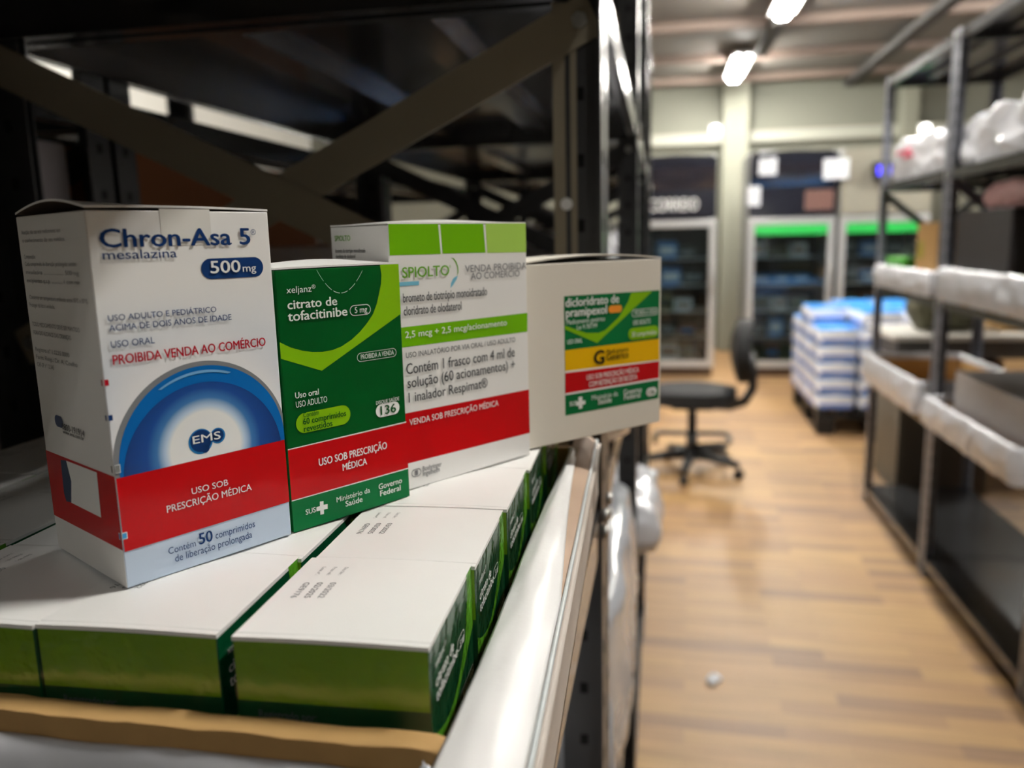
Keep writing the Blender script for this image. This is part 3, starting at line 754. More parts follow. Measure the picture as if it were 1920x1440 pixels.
tube_light(-2.1, 2.2, 'lit tube light over the next aisle on the left, nearer one')
tube_light(-2.3, 4.8, 'lit tube light over the next aisle on the left, farther one')
tube_light(3.1, 6.2, 'lit tube light beyond the right-hand shelving')
for x, z, lb in ((.568, 2.42, 'round glowing wall lamp above the gap between the drinks coolers'), (2.70, 2.33, 'round glowing wall lamp seen over the top shelf of the right-hand rack')):
    e = empty('wall_lamp', (x, RY1-.1, z), 0, lb, 'wall lamp')
    b = MB(); b.box(-.06, .06, -.02, 0, -.06, .06, house_m, bev=.004); b.build('lamp_plate', e)
    b = MB(); bmesh.ops.create_uvsphere(b.bm, u_segments=16, v_segments=10, radius=.05, matrix=Matrix.Translation((0, -.05, 0))); b.mi(mat('lit_globe', (255, 250, 240), .5, emit=5)); b.build('lamp_globe', e)

# ---------------------------------------------------------------- shelving
def L_post(x, y, sx, sy, h, m, wdt=.038, t=.002):
    """angle post with its corner at (x, y); flanges run towards sx and sy"""
    b = MB()
    b.box(min(x, x+sx*wdt), max(x, x+sx*wdt), min(y, y+sy*t), max(y, y+sy*t), 0, h, m)
    b.box(min(x, x+sx*t), max(x, x+sx*t), min(y, y+sy*wdt), max(y, y+sy*wdt), 0, h, m)
    z = .05
    while z < h-.02:      # black blocks for the dark inside of punched holes
        for yy in (y - sy*.0003,): b.box(x+sx*.019-.0035, x+sx*.019+.0035, min(yy, yy+sy*.0026), max(yy, yy+sy*.0026), z-.005, z+.005, hole_m)
        b.box(min(x-sx*.0003, x+sx*.0023), max(x-sx*.0003, x+sx*.0023), y+sy*.019-.0035, y+sy*.019+.0035, z-.005, z+.005, hole_m)
        z += .05
    return b
def bolt(b, p, ax, r=.006):
    d = Vector(ax); p = Vector(p)
    b.tube([p, p + d*.004], r, bolt_m, 6)
def shelving(xf, xb, y0, y1, zs, h, label, pm, sm, braces=(1,), lvl=None, brace_z=None, group=None, bm_=None):
    """xf aisle-side x, xb back x"""
    sx = 1 if xb > xf else -1
    g = .0015; y0 += g; y1 -= g
    e = empty('shelving_unit', (xf, y0, 0), 0, label, 'shelving', group)
    def sh(o): o.location = (-xf, -y0, 0); return o
    for x, y, ax, ay in ((xf, y0, sx, 1), (xf, y1, sx, -1), (xb, y0, -sx, 1), (xb, y1, -sx, -1)):
        p = L_post(x, y, ax, ay, h, pm)
        for z in zs:
            for dz in (-.010, -.024):
                bolt(p, (x, y + ay*.019, z+dz), (-ax, 0, 0))
                if y == y0: bolt(p, (x+ax*.019, y0, z+dz), (0, -1, 0), .005)
        sh(p.build('post', e))
    xa, xz = sorted((xf + sx*.0022, xb - sx*.0022)); ya, yz = y0+.0022, y1-.0022
    for z in zs:
        b = MB()
        b.box(xa, xz, ya, yz, z-.0012, z, sm)
        b.box(xa, xz, ya, ya+.0015, z-.032, z-.0012, sm); b.box(xa, xz, yz-.0015, yz, z-.032, z-.0012, sm)
        b.box(xa, xa+.0015, ya, yz, z-.032, z-.0012, sm); b.box(xz-.0015, xz, ya, yz, z-.032, z-.0012, sm)
        # inward returns and one stiffener under the plate
        b.box(xa, xa+.014, ya, yz, z-.0335, z-.032, sm); b.box(xz-.014, xz, ya, yz, z-.0335, z-.032, sm)
        b.box(xa, xz, ya, ya+.014, z-.0335, z-.032, sm); b.box(xa, xz, yz-.014, yz, z-.0335, z-.032, sm)
        for q in (.33, .67): b.box(xa+(xz-xa)*q-.02, xa+(xz-xa)*q+.02, ya+.02, yz-.02, z-.016, z-.0013, sm)
        sh(b.build('shelf', e))
    for end in braces:
        yb = y1 - .0055 if end else y0 + .0035
        for za, zb in (brace_z or []):
            for zz0, zz1, dy in ((za, zb, 0), (zb, za, -.0022)):
                b = MB(); A = Vector((xf+sx*.018, yb+dy, zz0)); B_ = Vector((xb-sx*.018, yb+dy, zz1))
                d = (B_-A).normalized(); A -= d*.012; B_ += d*.012
                b.bar(A, B_, .002, .033, bm_ or pm, up=(0, 0, 1)) if False else None
                nrm = Vector((0, 0, 1)).cross(Vector((0, 1, 0)))
                up = Vector((0, 1, 0)); side = d.cross(up).normalized()
                M4 = Matrix(((side.x, up.x, d.x, A.x), (side.y, up.y, d.y, A.y), (side.z, up.z, d.z, A.z), (0, 0, 0, 1)))
                b.box(-.0165, .0165, -.001, .001, 0, (B_-A).length, bm_ or pm, M4=M4)
                for q in (A + d*.012, B_ - d*.012): bolt(b, q + Vector((0, -.001, 0)), (0, -1, 0), .006)
                sh(b.build('brace', e))
    return e
LZ = [.10, .60, SHELF_Z-.0004, 1.502, 1.965]
shelving(-.0445, -.590, -.27, .652, LZ, 2.0, 'dark steel rack bay carrying the open carton, with crossed side braces', steel, steel_top, brace_z=[(1.452, 1.207)], bm_=brace_m)
shelving(-.0445, -.590, .655, 1.575, LZ, 2.0, 'dark steel rack bay just behind the crossed braces', steel, steel_top, brace_z=[(1.452, 1.207)])
shelving(-.0445, -.590, 1.578, 2.50, LZ, 2.0, 'dark steel rack bay in the left row, third from the camera', steel, steel_top, brace_z=[(1.452, 1.207)])
shelving(-.0445, -.590, 2.503, 3.42, LZ, 2.0, 'dark steel rack bay at the far end of the left row', steel, steel_top, brace_z=[(1.452, 1.207)])
ed = MB()  # brace-toned strips painting the light caught by the post's flanges
ed.box(-.0840, -.0745, .6466, .6475, 1.115, 1.4665, brace_m); ed.box(-.0705, -.0655, .6466, .6475, 1.115, 1.4665, brace_m)
ed.tube([(-.0740, .6465, 1.317), (-.0740, .6440, 1.317)], .0048, mat('white_rivet', (240, 240, 240), .3), 12)
rack_a = [o for o in COL.objects if o.name == 'shelving_unit'][0]
eo = ed.build('lit_flange_strip', rack_a); eo.location = -Vector(rack_a.location)
LZ2 = [.10, .60, 1.085, 1.455, 1.93]
shelving(-.610, -1.10, -.08, .84, LZ2, 2.0, 'dark steel rack bay of the back-to-back row, nearest the camera', steel, steel_top, brace_z=[(1.40, 1.15)])
shelving(-.610, -1.10, .843, 1.76, LZ2, 2.0, 'dark steel rack bay of the back-to-back row, behind the reddish carton', steel, steel_top, brace_z=[(1.40, 1.15)])
shelving(-.610, -1.10, 1.763, 2.68, LZ2, 2.0, 'dark steel rack bay of the back-to-back row, farthest from the camera', steel, steel_top, brace_z=[(1.40, 1.15)])
RZs = [.07, .60, 1.045, 1.50, 1.955]
rb = [(1.46, 1.10)]
shelving(.986, 1.46, 3.132, 4.036, RZs, 1.965, 'grey-blue steel rack bay on the right side, farthest along the aisle', steel_blue, steel_top, brace_z=rb)
shelving(.986, 1.46, 2.228, 3.130, RZs, 1.965, 'grey-blue steel rack bay on the right side, the middle one', steel_blue, steel_top, brace_z=rb, braces=(1,))
shelving(.986, 1.46, 1.324, 2.226, RZs, 1.965, 'grey-blue steel rack bay at the right edge of the picture', steel_blue, steel_top, brace_z=rb)
# ---------------------------------------------------------------- things on the shelves
def bagged(name, cat, label, box, m, amp=.012, freq=14, seed=1, extra=None, group=None, n=14, rnd=.35):
    x0, x1, y0, y1, z0, z1 = box
    e = empty(name, ((x0+x1)/2, (y0+y1)/2, z0), 0, label, cat, group)
    mb = lumpy((x0-x1)/2, (x1-x0)/2, (y0-y1)/2, (y1-y0)/2, .0005, z1-z0, m, amp, freq, seed, n, rnd)
    mb.build('bag_film', e)
    if extra: extra(e, (x1-x0)/2, (y1-y0)/2, z1-z0)
    return e
def box_thing(name, cat, label, box, m, rz=0, tape=None, flaps=False, group=None, panel=None):
    x0, x1, y0, y1, z0, z1 = box
    e = empty(name, ((x0+x1)/2, (y0+y1)/2, z0), rz, label, cat, group)
    a, b_, h = (x1-x0)/2, (y1-y0)/2, z1-z0
    b = MB(); b.box(-a, a, -b_, b_, 0, h, m, bev=min(.004, h*.05)); b.build('carton_body', e)
    if flaps:
        b = MB(); b.box(-a, -.0008, -b_, b_, h, h+.003, m); b.box(.0008, a, -b_, b_, h, h+.003, m); b.build('top_flaps', e)
    if tape:
        b = MB(); b.box(-.024, .024, -b_-.0006, b_+.0006, h+(.0031 if flaps else .0001), h+(.0035 if flaps else .0005), tape)
        b.box(-.024, .024, -b_-.0007, -b_-.0002, h-.06, h, tape); b.build('packing_tape', e)
    if panel:
        pm, (u0, u1, v0, v1), ax = panel
        b = MB()
        if ax == 'y': b.box(-a+2*a*u0, -a+2*a*u1, -b_-.0008, -b_-.0001, h*v0, h*v1, pm)
        else: b.box(-ax*a*1.0-.0006, -ax*a*1.0+.0006, -b_+2*b_*u0, -b_+2*b_*u1, h*v0, h*v1, pm) if False else b.box(min(ax*a, ax*(a+.0008)), max(ax*a, ax*(a+.0008)), -b_+2*b_*u0, -b_+2*b_*u1, h*v0, h*v1, pm)
        b.build('printed_label', e)
    return e
def tray(name, label, box, film, seed=1, content=None):
    """low open carton with plastic folded over its rim"""
    x0, x1, y0, y1, z0, z1 = box
    e = empty(name, ((x0+x1)/2, (y0+y1)/2, z0), 0, label, 'tray carton')
    a, b_, h = (x1-x0)/2, (y1-y0)/2, z1-z0
    b = MB(); t = .004
    b.box(-a, a, -b_, b_, .0005, .004, kraft)
    for q in ((-a, -a+t, -b_, b_), (a-t, a, -b_, b_), (-a+t, a-t, -b_, -b_+t), (-a+t, a-t, b_-t, b_)): b.box(*q, .004, h*.92, kraft)
    b.build('carton_body', e)
    N = 140
    def pt(s_, t_):
        # walk round the rim
        per = 2*(2*a+2*b_); d = (s_ % 1)*per
        if d < 2*b_: p, n_ = Vector((-a, b_-d, 0)), Vector((-1, 0, 0))
        elif d < 2*b_+2*a: p, n_ = Vector((-a+(d-2*b_), -b_, 0)), Vector((0, -1, 0))
        elif d < 4*b_+2*a: p, n_ = Vector((a, -b_+(d-2*b_-2*a), 0)), Vector((1, 0, 0))
        else: p, n_ = Vector((a-(d-4*b_-2*a), b_, 0)), Vector((0, 1, 0))
        k = noise.noise(Vector((p.x*14+seed, p.y*14, t_*2)))*.5+.5; k2 = noise.noise(Vector((p.x*40+seed, p.y*40, t_*4)))
        ang = -1.2 + t_*4.0
        r_ = .012 + .006*k
        if t_ < .45:
            q = t_/.45*math.pi; off = n_*(-.010*math.cos(q)) ; z = h*.93 + r_*math.sin(q)
            if t_ < .05: z -= .01
        else:
            q = (t_-.45)/.55; off = n_*(.011 + .010*k*math.sin(math.pi*q) + .006*k2); z = h*.93 - q*h*(.82 + .14*k)
        z = max(z, .002)
        return Vector((p.x, p.y, 0)) + off + Vector((0, 0, z + .004*k2))
    b = MB(); b.grid(N, 14, pt, film); b.build('plastic_liner', e)
    if content: content(e, a, b_, h)
    return e
shelfR = [z + .0006 for z in RZs]
def red_marks(e, a, b_, h):
    b = MB()
    for k, (y0, y1, z0, z1) in enumerate(((.05, .22, .66, .74), (.02, .12, .52, .60))):
        b.box(-a-.012, -a-.002, y0, y1, h*z0, h*z1, mat('pink_red_print', (205, 70, 100), .4))
    b.build('red_print', e)
bagged('plastic_wrapped_bundle', 'bundle', 'white plastic-wrapped bundle with pink-red print, upper shelf of the far right rack bay', (1.00, 1.40, 3.19, 3.98, shelfR[3], 1.665), plastic, .020, 9, 2, red_marks, rnd=.18, n=20)
bagged('plastic_wrapped_bundle', 'bundle', 'long white plastic-wrapped bundle, upper shelf of the middle right rack bay', (1.00, 1.40, 2.27, 3.08, shelfR[3], 1.66), plastic, .022, 10, 5, rnd=.18, n=20)
bagged('plastic_wrapped_bundle', 'bundle', 'white plastic-wrapped bundle on the nearest right rack bay, upper shelf', (1.00, 1.40, 1.38, 2.16, shelfR[3], 1.66), plastic, .022, 10, 11, rnd=.18, n=20)
def greens(e, a, b_, h):
    b = MB(); b.box(-a+.02, a-.03, b_-.30, b_-.06, .006, h+.045, mat('leafy_green_pack', (70, 150, 50), .4), bev=.01); b.build('green_pack', e)
tray('lined_tray_carton', 'low open white-lined carton, middle shelf of the far right rack bay', (.975, 1.33, 3.20, 3.965, shelfR[2], 1.135), plastic, 2, greens)
def yellowgreen(e, a, b_, h):
    b = MB(); b.box(-a+.08, a-.05, -b_+.04, -b_+.26, .006, h-.012, mat('yellow_green_pack', (140, 160, 60), .4), bev=.008); b.build('yellow_green_pack', e)
tray('lined_tray_carton', 'low open carton lined with white plastic, middle shelf at the right edge of the picture', (.965, 1.38, 2.30, 3.06, shelfR[2], 1.155), plastic, 6, yellowgreen)
tray('lined_tray_carton', 'low white-lined carton with brown inside, lower shelf at the far end of the right rack', (.955, 1.36, 3.21, 3.965, shelfR[1], .725), plastic, 9)
def printed_box(e, a, b_, h):
    b = MB(); b.box(-a+.05, a-.02, -b_+.06, b_-.12, .006, .215, mat('pale_grey_printed_card', (186, 182, 182), .5, noise_amt=.12, nscale=40), bev=.004); b.build('boxed_contents', e)
    b = MB(); b.box(-a+.0485, -a+.0497, -b_+.07, b_-.14, .02, .05, M['yellow']); b.build('yellow_stripe', e)
tray('lined_tray_carton', 'low white-lined carton holding a pale grey printed box, lower shelf at the right edge', (.945, 1.38, 2.30, 3.06, shelfR[1], .70), plastic, 13, printed_box)
kc = empty('kraft_carton', (1.065, 3.42, shelfR[2]+.0045), .05, 'plain kraft carton beside the big grey post, standing in the white-lined tray', 'carton')
b = MB(); b.box(-.05, .05, -.12, .10, 0, .27, kraft, bev=.003); b.build('carton_body', kc)
b = MB(); b.box(-.0508, -.0501, .02, .08, .13, .20, mat('olive_yellow_sticker', (150, 140, 30), .5)); b.build('sticker', kc)
box_thing('dark_carton', 'carton', 'large black carton on the right rack middle shelf, under the pink bag', (1.0, 1.32, 2.60, 3.05, shelfR[2]+.0045, 1.35), mat('black_card', (24, 18, 20), .6))
bagged('pink_bag', 'bag', 'pinkish plastic bag lying on the black carton in the right rack', (1.04, 1.34, 2.62, 3.0, 1.351, 1.44), mat('pinkish_plastic', (205, 160, 158), .35, noise_amt=.25, nscale=30), .012, 16, 4)
# round white tubs made up for blurred highlights at the right edge
tub_m = mat('cream_highlight_tub', (232, 230, 214), .3)
for k in range(6):
    e = empty('highlight_tub', (1.405, 3.66, shelfR[2] + .0612*k), 0, 'made-up tub for a blurred highlight, %s in the right rack stack' % ('lowest', 'second from bottom', 'third from bottom', 'third from top', 'second from top', 'topmost')[k], 'tub', 'made-up tubs for highlights at the right edge')
    b = MB(); b.tube([(0, 0, 0), (0, 0, .004), (0, 0, .050)], [.040, .044, .047], tub_m, 24); b.build('tub_body', e)
    b = MB(); b.tube([(0, 0, .050), (0, 0, .054), (0, 0, .060)], [.050, .051, .046], tub_m, 24); b.build('lid', e)
# left row, second bay: shelf level with the open carton
LS = SHELF_Z + .0004
bagged('plastic_wrapped_bundle', 'bundle', 'white plastic-wrapped bundle bulging over the shelf edge, right behind the open carton', (-.20, -.018, .72, 1.50, LS, 1.205), plastic, .008, 14, 3)
bagged('plastic_wrapped_bundle', 'bundle', 'small white plastic bundle poking out of the left rack into the aisle', (-.22, .004, 1.66, 2.05, .6006, .72), plastic, .014, 12, 8)
bagged('plastic_wrapped_bundle', 'bundle', 'grey plastic-wrapped bundle on the lower shelf, left of the aisle, just past the open carton', (-.30, -.035, .72, 1.50, .6006, .86), plastic_grey, .010, 12, 9)
bagged('plastic_wrapped_bundle', 'bundle', 'white plastic-wrapped bundle below the open carton on the same rack bay', (-.40, -.05, -.20, .60, .6006, .83), plastic, .010, 12, 10)
sb = box_thing('small_white_box', 'medicine box', 'small pale box with a grey oval, far behind the tall tablet box', (-.60, -.42, 1.04, 1.20, LS, 1.288), mat('pale_pinkish_card', (214, 204, 202), .5))
b = MB(); k = b.mi(mat('grey_oval_print', (120, 118, 124), .5))
vs = [b.bm.verts.new((.035*math.cos(t*math.pi/12)+.03, -.0806, .165+.013*math.sin(t*math.pi/12))) for t in range(24)]; f = b.bm.faces.new(vs); f.material_index = k
b.build('oval_print', sb, fix=False); sb.location.x = -.498; sb.location.y = 1.13
# back-to-back row
LB = 1.0856
box_thing('wrapped_white_carton', 'carton', 'tall white carton at the left edge, behind the tall tablet box', (-1.0, -.640, .36, .806, LB, 1.405), mat('lilac_white_card', (206, 198, 204), .45))
box_thing('red_brown_carton', 'carton', 'large reddish brown carton behind the crossed braces', (-1.02, -.640, .885, 1.45, LB, 1.41), kraft_red, tape=mat('dark_brown_tape', (96, 58, 34), .4), flaps=True)
box_thing('red_brown_carton', 'carton', 'low reddish brown carton to the right of the big one, beneath the brace', (-1.02, -.640, 1.49, 1.735, LB, 1.29), kraft_red, flaps=True)
for (x0, x1, y0, y1, z1, m, lb) in (
    (-1.03, -.66, 1.85, 2.15, 1.30, plastic, 'white plastic-wrapped bundle far back in the back-to-back row'),
    (-1.02, -.68, 2.22, 2.60, 1.33, plastic_grey, 'grey plastic-wrapped bundle far back on the back-to-back row'),
    (-.52, -.15, 1.66, 1.95, 1.27, plastic_grey, 'grey plastic-wrapped bundle in the third bay of the left row'),
    (-.50, -.12, 2.02, 2.40, 1.31, plastic, 'white plastic-wrapped bundle in the third bay of the left row'),
    (-.50, -.14, 2.60, 3.20, 1.35, plastic, 'white plastic-wrapped bundle in the farthest bay of the left row')):
    bagged('plastic_wrapped_bundle', 'bundle', lb, (x0, x1, y0, y1, LS if x1 > -.6 else LB, z1), m, .014, 12, x0*10)
# ---------------------------------------------------------------- office chair
ch = empty('office_chair', (.175, 4.42, 0), 0, 'black office chair with a rounded back, facing the left rack', 'chair')
b = MB(); bm = b.bm
bmesh.ops.create_cube(bm, size=1); bmesh.ops.subdivide_edges(bm, edges=bm.edges[:], cuts=8, use_grid_fill=True)
for v in bm.verts:
    p = v.co*2; q = Vector((p.x*math.sqrt(1-.45*p.y**2), p.y*math.sqrt(1-.45*p.x**2), p.z*(1-.25*(p.x**2+p.y**2)/2)))
    v.co = Vector((q.x*.235, q.y*.225, .435+q.z*.042))
for f in bm.faces: f.smooth = True
b.mi(fabric); b.build('seat', ch)
b = MB(); bm = b.bm
bmesh.ops.create_cube(bm, size=1); bmesh.ops.subdivide_edges(bm, edges=bm.edges[:], cuts=8, use_grid_fill=True)
for v in bm.verts:
    p = v.co*2; wz = 1-.45*p.y**2*1; q = Vector((p.x*(1-.3*(p.y**2+p.z**2)/2), p.y*math.sqrt(1-.55*p.z**2), p.z*math.sqrt(1-.5*p.y**2)))
    v.co = Vector((.245+q.x*.042 + .028*(q.z)**2 + .03*q.y**2*0 - .03*(1-abs(q.z))*0, q.y*.20, .675+q.z*.17))
for f in bm.faces: f.smooth = True
b.mi(fabric); b.build('backrest', ch)
b = MB(); b.tube([(.06, 0, .385), (.20, 0, .375), (.275, 0, .40), (.315, 0, .47), (.318, 0, .56), (.30, 0, .66)], [.028, .028, .028, .026, .022, .02], blackp, 12); b.build('back_bracket', ch)
b = MB(); b.box(-.11, .11, -.08, .08, .362, .392, blackp, bev=.008); b.tube([(.0, -.08, .372), (-.02, -.24, .365)], .008, blackp); b.build('seat_mechanism', ch)
b = MB(); b.tube([(0, 0, .09), (0, 0, .22), (0, 0, .2201), (0, 0, .37)], [.032, .032, .025, .025], blackp, 16); b.build('gas_column', ch)
b = MB(); b.tube([(0, 0, .07), (0, 0, .12)], [.045, .038], blackp, 20); b.build('base_hub', ch)
for k in range(5):
    t = math.radians(-28 + 72*k); c, s_ = math.cos(t), math.sin(t)
    b = MB(); b.tube([(0, 0, .105), (.12*c, .12*s_, .098), (.27*c, .27*s_, .075)], [.034, .028, .019], blackp, 12)
    lg = b.build('base_leg', ch)
    b = MB(); px, py = .275*c, .275*s_
    for d in (-.012, .012):
        b.tube([(px - s_*(d-.008), py + c*(d-.008), .026), (px - s_*(d+.008), py + c*(d+.008), .026)], .0255, blackp, 16)
    b.tube([(px, py, .03), (px, py, .078)], .006, blackp, 8); b.build('castor', lg)
b = MB(); R_ = .235
b.tube([(-.20, -.05, .178), (-.20, .14, .178), (-.17, .17, .178), (.17, .17, .178), (.205, .14, .178), (.205, .0, .178), (.19, -.02, .165), (.03, -.01, .15)], .014, blackp, 10); b.build('foot_rail', ch)

# ---------------------------------------------------------------- drinks coolers along the back
alu = mat('brushed_aluminium_frame', (190, 190, 190), .3, metal=.55)
glass = mat('cooler_door_glass', (205, 220, 225), .04, trans=1.0)
inner_m = mat('dark_cooler_lining', (52, 54, 52), .5); hdr = mat('glossy_dark_header', (26, 27, 36), .12, coat=.6)
paper = mat('white_paper', (205, 207, 212), .6)
def cooler(x0, x1, label, green, header_text, seed, hdr=hdr):
    y0, y1 = 7.58, 8.22; rnd = random.Random(seed)
    e = empty('drinks_cooler', ((x0+x1)/2, (y0+y1)/2, 0), 0, label, 'cooler')
    a, d = (x1-x0)/2, (y1-y0)/2; zt = 1.43
    side = mat('grey_cooler_side', (150, 150, 148), .5)
    b = MB(); b.box(-a, -a+.03, -d, d, .1, 2.0, side); b.box(a-.03, a, -d, d, .1, 2.0, side); b.box(-a+.03, a-.03, d-.03, d, .1, 2.0, inner_m)
    b.box(-a+.03, a-.03, -d+.03, d-.03, .1, .13, inner_m); b.box(-a+.03, a-.03, -d, d-.03, zt+.01, 2.0, hdr); b.build('cabinet', e)
    b = MB(); b.box(-a+.01, a-.01, -d+.03, d-.02, 0, .0995, mat('brown_kick_plate', (80, 58, 44), .5)); b.build('kick_plate', e)
    yf = -d - .045
    b = MB(); b.box(-a, -a+.055, yf, -d-.003, .09, zt, alu, bev=.004); b.box(a-.055, a, yf, -d-.003, .09, zt, alu, bev=.004)
    b.box(-a+.055, a-.055, yf, -d-.003, .09, .15, alu, bev=.004); b.box(-a+.055, a-.055, yf, -d-.003, zt-.06, zt, alu, bev=.004); fr_ = b.build('door_frame', e)
    b = MB(); b.box(-a+.056, a-.056, yf+.018, yf+.024, .151, zt-.061, glass); b.build('door_glass', fr_)
    b = MB(); b.tube([(a-.03, yf-.001, .75), (a-.03, yf-.035, .78), (a-.03, yf-.035, 1.08), (a-.03, yf-.001, 1.11)], .009, alu, 8); b.build('door_handle', fr_)
    if green:
        b = MB(); b.box(-a+.057, a-.057, yf+.004, yf+.016, zt-.145, zt-.062, mat('bright_green_band', (38, 166, 74), .35)); b.build('green_band', fr_)
    b = MB(); b.box(-a-.002, a+.002, -d-.03, -d-.001, zt+.015, 1.70, hdr, bev=.006)
    b.grid(14, 8, lambda s_, t_: Vector((-a + 2*a*s_, -d-.03-.05*math.sin(math.pi*t_*.5), 1.70 + .27*t_ + (.03*math.sin(math.pi*s_)*t_))), hdr)
    b.build('header_canopy', e)
    if header_text:
        me = text_mesh(header_text, 0); xs = [q.co.x for q in me.vertices]
        for q in me.vertices:
            k = (q.co.x-min(xs))/(max(xs)-min(xs)); q.co = Vector((-a+.14+k*(2*a-.30), -d-.033, 1.52+q.co.y*.15))
        me.materials.append(M['white']); o = link(bpy.data.objects.new('header_lettering', me)); o.parent = e
    for z in (.36, .60, .84, 1.08):
        b = MB(); b.box(-a+.032, a-.032, -d+.04, d-.04, z-.008, z, alu)
        for k in range(9): b.box(-a+.05+k*(2*a-.1)/8-.003, -a+.05+k*(2*a-.1)/8+.003, -d+.036, -d+.04, z-.008, z+.012, alu)
        b.build('wire_shelf', e)
    return e
cooler(-.25, .48, 'drinks cooler with a lettered dark header, behind the office chair', False, 'CORREIO', 1)
cooler(.76, 1.49, 'drinks cooler with a green band across the door, in the middle of the back wall', True, None, 2)
cooler(1.53, 2.26, 'drinks cooler with a green band, behind the far post of the right rack', True, None, 3, mat('beige_grey_header', (128, 124, 112), .4))
# goods inside
stock = [mat('stock_blue', (52, 108, 160), .5), mat('stock_grey', (120, 126, 128), .5), mat('stock_white', (190, 196, 198), .5), mat('stock_olive', (96, 98, 66), .5), mat('stock_brown', (110, 78, 54), .5), mat('stock_dark', (44, 54, 50), .5)]
gn = ['in the cooler behind the chair', 'in the middle cooler', 'in the right-hand cooler']
sn = ['bottom', 'second', 'third', 'fourth', 'top']
cn = ['blue', 'grey', 'white', 'olive', 'brown', 'dark green']
rnd = random.Random(5)
for ci, (x0, x1) in enumerate(((-.25, .48), (.76, 1.49), (1.53, 2.26))):
    for si, z in enumerate((.1306, .3606, .6006, .8406, 1.0806)):
        x = x0 + .05
        mi_ = {0: [1, 4, 2, 5, 5], 1: [3, 5, 1, 0, 2], 2: [3, 4, 3, 5, 5]}[ci][si]
        for k in range(3):
            w_ = rnd.uniform(.13, .185)
            if x + w_ > x1 - .05: break
            h = rnd.uniform(.10, .17) if si != 3 or ci != 1 else .085
            mm = (mi_ if k != 1 or ci == 1 and si == 3 else (mi_+1) % 6)
            lb = '%s packs on the %s shelf %s' % (cn[mm], sn[si], gn[ci])
            b = MB(); yy = 7.70 + rnd.uniform(0, .06)
            b.box(-w_/2, w_/2, 0, .30, 0, h, stock[mm], bev=.004)
            b.box(-w_/2+.02, w_/2-.02, -.001, 0, h*.3, h*.7, stock[(mm+2) % 6])
            b.build('stock_pack', None, cn[mm] + ' pack on the %s shelf %s, %s' % (sn[si], gn[ci], ('leftmost', 'centre', 'rightmost')[k]), 'pack', lb, loc=(x+w_/2, yy, z))
            x += w_ + .02
def notice(x, z, w_, h, lb, y=7.549):
    b = MB(); b.box(-w_/2, w_/2, -.0006, .0006, -h/2, h/2, paper)
    for k in range(3): b.box(-w_*.3, w_*.3, -.0009, -.0006, -h*.3+k*h*.2, -h*.3+k*h*.2+h*.03, M['printgrey'])
    b.build('paper_notice', None, lb, 'notice', loc=(x, y, z))
notice(.905, 1.90, .15, .20, 'white paper notice hanging high on the middle cooler header', 7.5025)
notice(.80, 1.63, .11, .18, 'white paper notice low at the left corner of the middle cooler header')
notice(1.47, 1.83, .21, .17, 'white paper notice between the two green-banded coolers, up high', 7.5025)
dp = empty('display_unit', (1.85, 7.476, 1.80), 0, 'small dark display unit glowing blue, behind the right rack post', 'display')
b = MB(); b.box(-.09, .09, -.03, .02, -.07, .07, blackp, bev=.006); b.build('housing', dp)
b = MB(); b.box(-.055, .045, -.032, -.030, -.035, .035, mat('blue_screen', (60, 50, 240), .4, emit=2.2)); b.build('screen', dp)
rp = empty('brown_poster', (1.25, 7.545, 1.58), 0, 'dull brown poster on the middle cooler header', 'poster')
b = MB(); b.box(-.02, .22, -.003, -.001, -.09, .08, mat('brown_poster_print', (92, 62, 54), .5)); b.build('poster_sheet', rp)

# ---------------------------------------------------------------- pallet of blue and white packs
pl = empty('black_pallet', (1.41, 5.90, 0), -.02, 'black plastic pallet under the blue and white packs', 'pallet')
b = MB()
for k in range(7): b.box(-.40+k*.1243, -.40+k*.1243+.055, -.55, .55, .125, .15, blackp)
for y in (-.52, 0, .52): b.box(-.40, .40, y-.03, y+.03, .105, .125, blackp)
b.build('deck', pl)
for x in (-.34, 0, .34):
    for y in (-.49, 0, .49):
        b = MB(); b.box(x-.06, x+.06, y-.06, y+.06, .02, .105, blackp, bev=.006); b.build('block', pl)
b = MB()
for x in (-.34, 0, .34): b.box(x-.05, x+.05, -.55, .55, 0, .02, blackp)
b.build('runner', pl)
pk_w = mat('white_pack_film', (228, 230, 238), .3, coat=.3, noise_amt=.06, nscale=20); pk_b = mat('blue_pack_print', (110, 135, 200), .35, coat=.3); pk_top = mat('bright_blue_pack_top', (60, 150, 235), .35, coat=.3)
pk_proto = None
def pack(x, y, z, lb):
    global pk_proto
    if pk_proto is None:
        e = empty('shrink_wrapped_pack', (0, 0, 0), 0, lb, 'pack', 'blue and white packs on the pallet')
        mb = lumpy(-.125, .125, -.175, .175, .0, .103, pk_w, .004, 14, 3, n=10, rnd=.22); mb.build('pack_film', e)
        b = MB(); b.box(-.118, .118, -.168, .168, .096, .1045, pk_top, bev=.003); b.build('blue_top', e)
        b = MB(); b.box(-.1262, -.1235, -.14, .14, .012, .040, pk_b); b.box(-.10, .10, -.1765, -.1735, .012, .040, pk_b); b.build('blue_side_print', e)
        pk_proto = e
    e = pk_proto if not pk_proto.get('used') else copy_tree(pk_proto)
    e['used'] = 1; e['label'] = lb; e.location = (x, y, z); e.rotation_euler = (0, 0, rnd.uniform(-.03, .03))
    return e
lay = ['bottom', 'second', 'third', 'fourth', 'fifth', 'top']
cols = ['left', 'middle', 'right']; rws = ['front', 'middle', 'back']
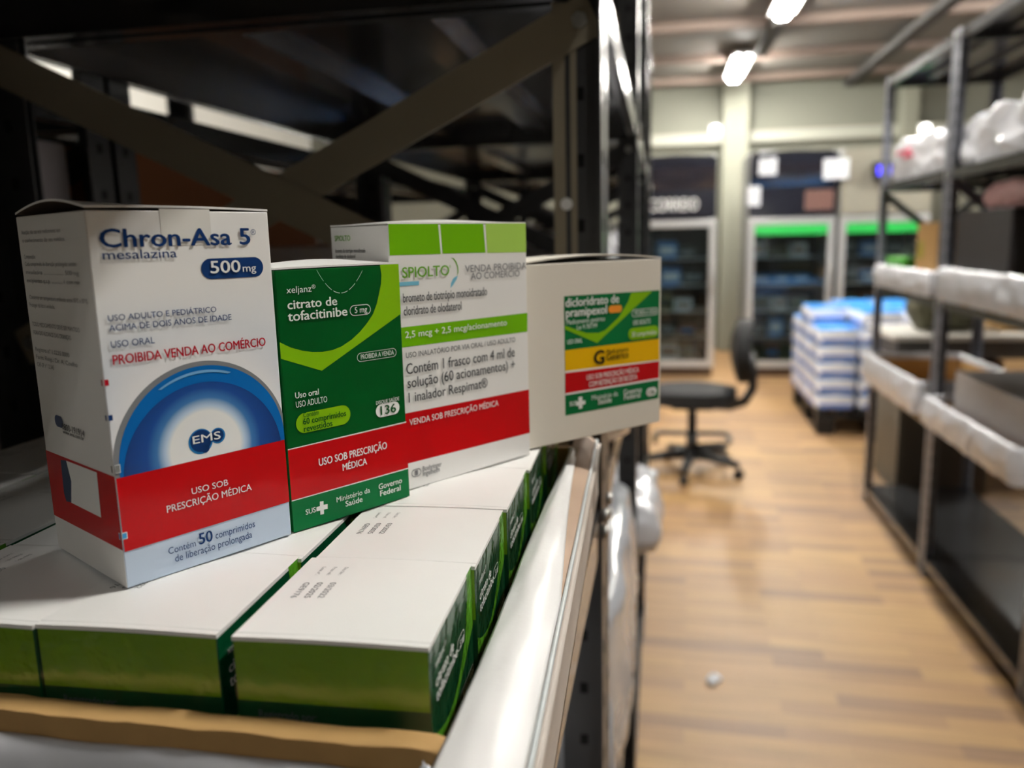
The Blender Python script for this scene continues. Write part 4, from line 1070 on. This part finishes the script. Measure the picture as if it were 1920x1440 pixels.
for l in range(6):
    for ix in range(3):
        for iy in range(3):
            if l == 5 and (ix == 0 and iy == 2 or iy == 0 and ix == 0): continue
            pack(1.385 + (ix-1)*.262, 5.94 + (iy-1)*.362, .1515 + l*.1065, 'blue and white pack on the pallet, %s layer, %s row, %s' % (lay[l], rws[iy], cols[ix]))
for o in COL.objects:
    if 'used' in o.keys(): del o['used']
# ---------------------------------------------------------------- work table behind the right rack
tb = empty('work_table', (2.0, 4.95, 0), 0, 'long pale-topped work table seen between the posts of the right rack', 'table')
b = MB(); b.box(-.75, .75, -.30, .30, .70, .73, mat('pale_table_top', (196, 192, 184), .4), bev=.004); b.build('table_top', tb)
b = MB(); b.box(-.72, .72, -.27, .27, .60, .6995, mat('dark_grey_apron', (74, 72, 70), .5)); b.build('apron', tb)
for x in (-.70, .70):
    for y in (-.25, .25):
        b = MB(); b.box(x-.02, x+.02, y-.02, y+.02, 0, .5995, steel_blue); b.build('leg', tb)
b = MB(); b.box(-.70, .70, -.25, .25, .28, .30, mat('grey_under_shelf', (110, 106, 100), .5)); b.build('under_shelf', tb)
box_thing('brown_carton', 'carton', 'dark brown carton on the under-shelf of the work table', (1.40, 1.85, 4.75, 5.10, .3006, .57), mat('dark_brown_card', (96, 60, 40), .8), flaps=True)
box_thing('brown_carton', 'carton', 'kraft carton standing on the work table', (1.85, 2.10, 4.85, 5.10, .7306, .88), kraft, flaps=True)
bagged('dark_bag', 'bag', 'dark olive bag on the work table, left of the kraft carton', (1.42, 1.78, 4.80, 5.12, .7306, .93), mat('dark_olive_cloth', (62, 60, 40), .8), .03, 9, 6)
pk = bagged('white_bag', 'bag', 'small pale bag resting on the work table beyond the right rack post', (2.18, 2.50, 4.8, 5.1, .7306, .90), plastic_grey, .02, 10, 2)
box_thing('kraft_carton', 'carton', 'tall kraft carton on the floor beyond the right rack', (1.75, 2.20, 3.30, 3.75, .0, .60), kraft_red, flaps=True)
box_thing('grey_cabinet', 'cabinet', 'low grey metal cabinet on the floor behind the right rack', (1.16, 1.58, 4.14, 4.56, .0, .60), mat('mid_grey_cabinet_paint', (92, 92, 88), .45), panel=(mat('cabinet_door_paint', (80, 80, 76), .4), (.06, .94, .06, .92), 'y'))
# scrap of paper on the floor
mb = lumpy(-.016, .016, -.026, .026, 0, .012, paper, .006, 60, 2, n=8)
mb.build('paper_scrap', None, 'tiny crumpled scrap of white paper on the wood floor', 'paper scrap', loc=(.163, 2.232, .0002), rz=-.5)
